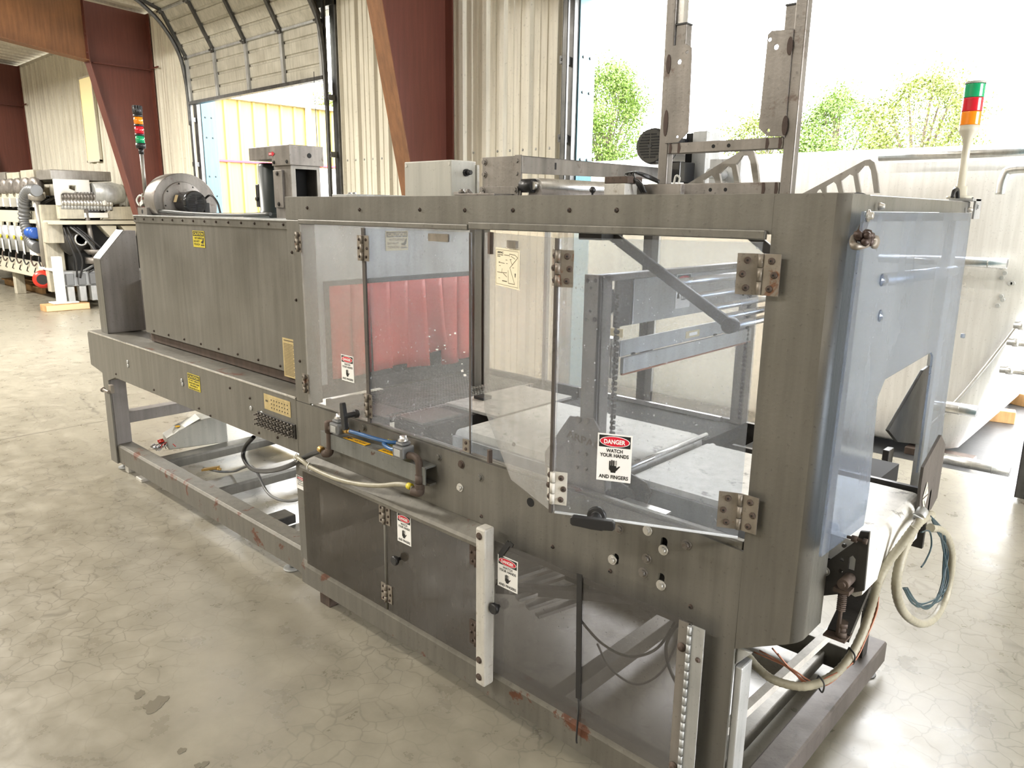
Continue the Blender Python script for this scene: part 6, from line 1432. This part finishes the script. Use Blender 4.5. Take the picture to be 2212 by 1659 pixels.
# water spots on the floor
for i, (px_, py, s, lab) in enumerate(((307, 1495, .028, 'small wet spot, farthest of the four on the open floor'), (340, 1522, .045, 'largest wet spot on the open floor, lobed'), (392, 1622, .022, 'small wet ring spot near the bottom edge of the floor'), (440, 1652, .022, 'wet spot cut by the bottom edge of the picture'))):
    R = random.Random(i+9); c = U(px_, py, Z=.001); mb = MB()
    for k in range(4 if i == 1 else 2):
        cx, cy = c.x+R.uniform(-s, s)*.6, c.y+R.uniform(-s, s)*.6; n = 20
        ph = R.uniform(0, 6); mb.prism([(cx+s*.5*(1+.25*math.sin(3*t*.314+ph)+.12*math.sin(5*t*.314))*math.cos(t*.314), cy+s*.5*(1+.25*math.sin(2*t*.314+ph)+.1*math.sin(5*t*.314))*math.sin(t*.314)) for t in range(n)], 'z', .0002, .0016+.0002*k)
    M_w = M.get('wet') or M.setdefault('wet', plain('wet_concrete', (.16, .145, .115), .06))
    tag(obj('wet_spot', mb, M_w), lab, 'puddle', 'wet spots on the floor')
# ------------------------------------------------------------------ long ivory machine standing by the far wall
BX, BY = -12.56, 2.22
pm = thing('packing_line', 'long ivory industrial machine with rows of cylinders and drums by the far corrugated wall', 'industrial machine', (-15, 2.8, 0))
V = lambda px_, py: U(px_, py, Y=BY)
E_ = lambda px_, py: U(px_, py, X=BX)
def pb(x0, x1, y0, y1, z0, z1, name, mat='ivory2', bevel=.008, label=None, parent=None):
    mb = MB(); mb.box(x0, x1, y0, y1, z0, z1); return obj(name, mb, M[mat], parent or pm, bevel=bevel, label=label)
XL_ = -19.5
pb(XL_, -13.3, BY, BY+.14, .42, .66, 'base_beam', 'ivory')
pb(XL_, -13.0, BY+.35, 3.3, .45, 1.75, 'core_shade_block', 'shadow')  # near-black block stands in for the shaded inside of the machine
pb(XL_, -13.3, BY+.02, BY+.1, 1.30, 1.50, 'mid_beam', 'ivory')
pb(XL_, -13.3, BY+.06, BY+.16, 1.70, 1.80, 'upper_beam', 'ivory')
for i in range(15):
    x = -13.35-.42*i
    mb = MB(); mb.cyl((x, BY+.14, .82), (x, BY+.14, 1.24), .15, 14); c = obj('cylinder', mb, M['zinc'], pm)
    mb = MB(); mb.box(x-.03, x+.05, BY-.02, BY-.012, .78, 1.0); obj('white_strip', mb, M['whitepaint'], c)
    mb = MB(); mb.cyl((x, BY-.02, 1.05), (x, BY-.04, 1.05), .035, 8); obj('yellow_dot', mb, M['stk_yellow'], c)
    mb = MB(); mb.lathe((x, BY+.02, 1.90), (.35, -1, .15), [(.11, -.1), (.13, 0), (.12, .03), (.05, .035)], 18); obj('drum', mb, M['steel'], pm)
    mb = MB(); mb.prism([(x-.08, 1.30), (x+.08, 1.30), (x+.05, 1.20), (x-.05, 1.20)], 'y', BY+.0, BY+.03); obj('beam_lug', mb, M['ivory'], pm)
    mb = MB(); mb.tube([(x, BY-.02, .80), (x+.03, BY-.05, .72), (x+.10, BY-.04, .62), (x+.16, BY-.01, .66)], .012, 5); obj('cable_loop', mb, M['rusty'] if i % 2 else M['hose_black'], pm)
    mb = MB(); mb.bar((x-.15, BY+.05, 1.55), (x+.1, BY+.3, 1.72), .05, .03); obj('link_rod', mb, M['dark'], pm)
    mb = MB(); mb.box(x-.05, x+.04, BY-.02, BY+.06, 1.56, 1.70); obj('bracket', mb, M['whitepaint'], pm)
    mb = MB(); mb.bar((x-.04, BY-.003, .50), (x+.06, BY-.003, .58), .02, .006); mb.bar((x-.04, BY-.003, .50), (x+.05, BY-.003, .50), .02, .006); obj('black_mark', mb, M['black'], pm)
for i in range(8):
    x = -12.75-.82*i; pb(x-.7, x, BY+.1, 3.2, 1.98, 2.13+.02*(i % 2), 'top_cover', 'ivory2' if i % 3 else 'alu', .01)
# corner post, table and end face
pb(-13.05, -12.88, BY-.05, BY+.2, .25, 1.60, 'corner_column', 'ivory2')
pb(-12.95, -12.66, BY-.06, BY+.16, 1.02, 1.34, 'corner_casting', 'ivory2')
p0, p1 = E_(107, 478), E_(292, 474)
pb(BX-1.2, BX+.12, p0.y, p1.y+.3, p0.z-.05, p0.z+.01, 'table_plate', 'ivory')
for px_ in (218, 262):
    q = E_(px_, 480); mb = MB(); mb.prism([(q.y-.05, q.z-.05), (q.y+.2, q.z-.05), (q.y+.18, q.z-.22), (q.y+.10, q.z-.24)], 'x', BX-.1, BX+.08); obj('table_bracket', mb, M['ivory'], pm, bevel=.005)
pb(BX-.9, BX-.1, BY+.25, 3.5, .55, p0.z-.06, 'dark_gear_space', 'shadow')  # near-black block in place of the shaded space below the table
q0, q1 = E_(118, 392), E_(194, 388); zt_ = q0.z+.04
mb = MB(); mb.prism([(q0.y, zt_-.30), (q0.y, zt_), (q1.y, zt_), (q1.y, zt_-.30), ((q0.y+q1.y)/2+.18, zt_-.34), ((q0.y+q1.y)/2-.18, zt_-.34)], 'x', BX-.10, BX-.02, holes=[[(q0.y+.2, zt_-.17), (q0.y+.2, zt_-.09), (q1.y-.2, zt_-.09), (q1.y-.2, zt_-.17)][::-1]]); obj('white_head', mb, M['whitepaint'], pm, bevel=.01, label='white head casting with slot')
for px_ in (124, 222):
    q = E_(px_, 420); mb = MB(); mb.tube([(BX+.02, q.y, q.z-.16), (BX+.05, q.y, q.z+.02), (BX+.02, q.y+.10, q.z+.06), (BX-.02, q.y+.24, q.z+.02)], .045, 8); obj('white_bend', mb, M['whitepaint'], pm)
for row, (py, mt, r, dz) in enumerate(((424, 'steel', .035, .05), (437, 'bright', .035, .05), (446, 'zinc', .03, .04))):
    a, b = E_(133, py), E_(238, py+2); g = None
    for i in range(16):
        t = i/15; c = a.lerp(b, t); mb = MB(); mb.cyl((BX+.02, c.y, c.z-dz), (BX+.02, c.y, c.z+dz), r, 8); mb.box(BX-.0, BX+.03, c.y-.012, c.y+.012, c.z-dz*1.4, c.z+dz*1.4)
        obj('chain_link', mb, M[mt], pm)
a, b = E_(128, 470), E_(290, 462)
pb(BX-.1, BX+.04, a.y, a.y+.35, a.z-.02, a.z+.20, 'gear_block', 'ivory2'); q = E_(180, 465); pb(BX-.05, BX+.05, q.y, q.y+.35, q.z-.04, q.z+.04, 'label_block', 'whitepaint')
pb(BX-.06, BX+.02, E_(178, 455).y, E_(215, 455).y, a.z+.02, a.z+.16, 'dark_grille', 'dark')
q = E_(225, 455); mb = MB(); mb.prism([(q.y-.05, q.z-.14), (q.y+.9, q.z-.14), (q.y+.9, q.z+.08), (q.y+.1, q.z+.06)], 'x', BX-.1, BX+.03); obj('side_fairing', mb, M['ivory2'], pm, bevel=.01)
q = E_(238, 418); mb = MB(); mb.lathe((BX-.05, q.y-.25, q.z), (0, 1, 0), [(.16, 0), (.18, .3), (.14, .45), (.02, .46)], 16); obj('end_drum', mb, M['zinc'], pm)
q = E_(175, 520); mb = MB(); mb.lathe((BX-.12, q.y, q.z), (1, 0, 0), [(.26, -.1), (.26, .0), (.17, .03), (.12, .09), (.10, .10), (.06, .10)], 22); obj('drive_hub', mb, M['dark'], pm)
mb = MB(); mb.lathe((BX-.02, q.y, q.z+.02), (1, 0, 0), [(.085, 0), (.1, .02), (.1, .05), (.075, .05), (.075, .0)], 20); obj('hub_ring', mb, M['bright'], pm)
q = E_(190, 500); mb = MB(); mb.cyl((BX+.02, q.y, q.z+.35), (BX+.02, q.y+.06, q.z-.60), .035, 10); mb.cyl((BX+.02, q.y+.06, q.z-.28), (BX+.02, q.y+.06, q.z-.36), .16, 16, .1); mb.cyl((BX+.02, q.y+.06, q.z-.40), (BX+.02, q.y+.06, q.z-.5), .15, 16); obj('drive_shaft', mb, M['steel'], pm)
for i in range(5):
    R = random.Random(i+31); q = E_(135+7*i, 490); mb = MB(); mb.tube([(BX+.05, q.y, q.z), (BX+.10, q.y+.12+R.uniform(-.1, .2), q.z-.2), (BX+.10, q.y+.2+R.uniform(-.15, .3), q.z-.5), (BX+.06, q.y+.1, q.z-.85+R.uniform(0, .2))], .016, 6); obj('wiring', mb, M['hose_black' if i != 2 else 'valve'], pm)
# bottom rail with blocks, white leg, feet
a, b = E_(130, 595), E_(210, 595)
pb(BX-.25, BX+.0, a.y, 3.5, a.z-.18, a.z+.05, 'lower_rail', 'zinc')
for i in range(8):
    y = a.y+.12+.17*i; pb(BX-.02, BX+.06, y-.055, y+.055, a.z-.16, a.z+.02, 'block_unit', 'valve', .01); pb(BX-.1, BX+.04, y-.05, y+.05, a.z-.42, a.z-.18, 'lower_unit', 'zinc', .01)
l0, l1 = E_(122, 540), E_(135, 645)
pb(BX-.08, BX+.04, l1.y-.07, l1.y+.05, .125, l0.z-.1, 'white_leg', 'whitepaint'); pb(BX-.15, BX+.12, l1.y-.16, l1.y+.2, .102, .125, 'leg_foot', 'whitepaint')
for x in (-15.5, -18.0): pb(x-.08, x+.08, BY+.1, BY+.25, .0, .45, 'leg', 'ivory2')
pb(BX-.5, BX-.35, 3.0, 3.15, .0, .5, 'leg', 'ivory2')
q = V(103, 602); mb = MB(); mb.lathe((q.x-.05, q.y-.05, q.z), (1, -.35, 0), [(.05, -.28), (.12, -.26), (.13, -.1), (.10, -.08), (.10, .02), (.14, .04), (.14, .14), (.10, .17), (.09, .175)], 18); m_ = obj('red_motor', mb, M['red_plastic'], pm, label='red motor')
mb = MB(); e = Vector((q.x-.05, q.y-.05, q.z))+Vector((1, -.35, 0)).normalized()*.176; mb.cyl(e, e+Vector((1, -.35, 0)).normalized()*.006, .08, 16); obj('motor_end', mb, M['black'], m_)
q = V(100, 580); pb(q.x-.15, q.x+.55, BY-.06, BY+.02, q.z-.015, q.z+.025, 'white_arm', 'whitepaint')
h0 = [V(92, 412), V(76, 412), V(66, 430), V(65, 470), V(72, 500), V(82, 525), V(95, 535)]; h0 = [p+Vector((0, -.08, 0)) for p in h0]
P = smooth(h0, 8); mb = MB(); n_h = len(P)
fine = smooth(h0, 26); mb.tube(fine, lambda t: .085*(1+.10*math.sin(t*len(fine)*1.05)), 12, sm=False); obj('corrugated_hose', mb, M['valve'], pm, label='grey corrugated hose')
q = V(86, 503); mb = MB(); mb.lathe((q.x-.16, q.y-.1, q.z), (1, 0, 0), [(.07, 0), (.09, .02), (.09, .15), (.06, .16), (.06, .22), (.09, .23), (.09, .34), (.05, .35)], 14); obj('blue_valve', mb, M['blue_plastic'], pm, label='blue valve on the hose')
q = V(92, 470); mb = MB(); mb.cyl((q.x, q.y-.05, q.z+.3), (q.x, q.y-.05, q.z-.75), .045, 10); mb.lathe((q.x, q.y-.05, q.z+.25), (0, 0, 1), [(.06, 0), (.11, .03), (.11, .1), (.05, .14), (.09, .17), (.09, .22), (.03, .24)], 12); obj('filter_pipe', mb, M['alu'], pm)
q = V(80, 535); pb(q.x-.2, q.x+.25, BY-.06, BY, q.z-.12, q.z+.08, 'white_box', 'whitepaint')
blk = Vector((BX, l1.y, 0)); block('orange tinted wood block under the white leg of the ivory machine', BX+.02, l1.y+.02, 0, .28, .62, .10)
pl3 = thing('wood_pallet', 'brown timber pallet in shadow under the ivory machine', 'pallet', (-16, 2.9, 0))
for i in range(6):
    mb = MB(); mb.box(-17.6+.42*i, -17.6+.42*i+.32, 2.6, 3.3, .10, .125); obj('deck_board', mb, M['wood'], pl3)
for y in (2.65, 2.95, 3.22):
    mb = MB(); mb.box(-17.6, -15.15, y, y+.06, 0, .10); obj('stringer', mb, M['wood'], pl3)
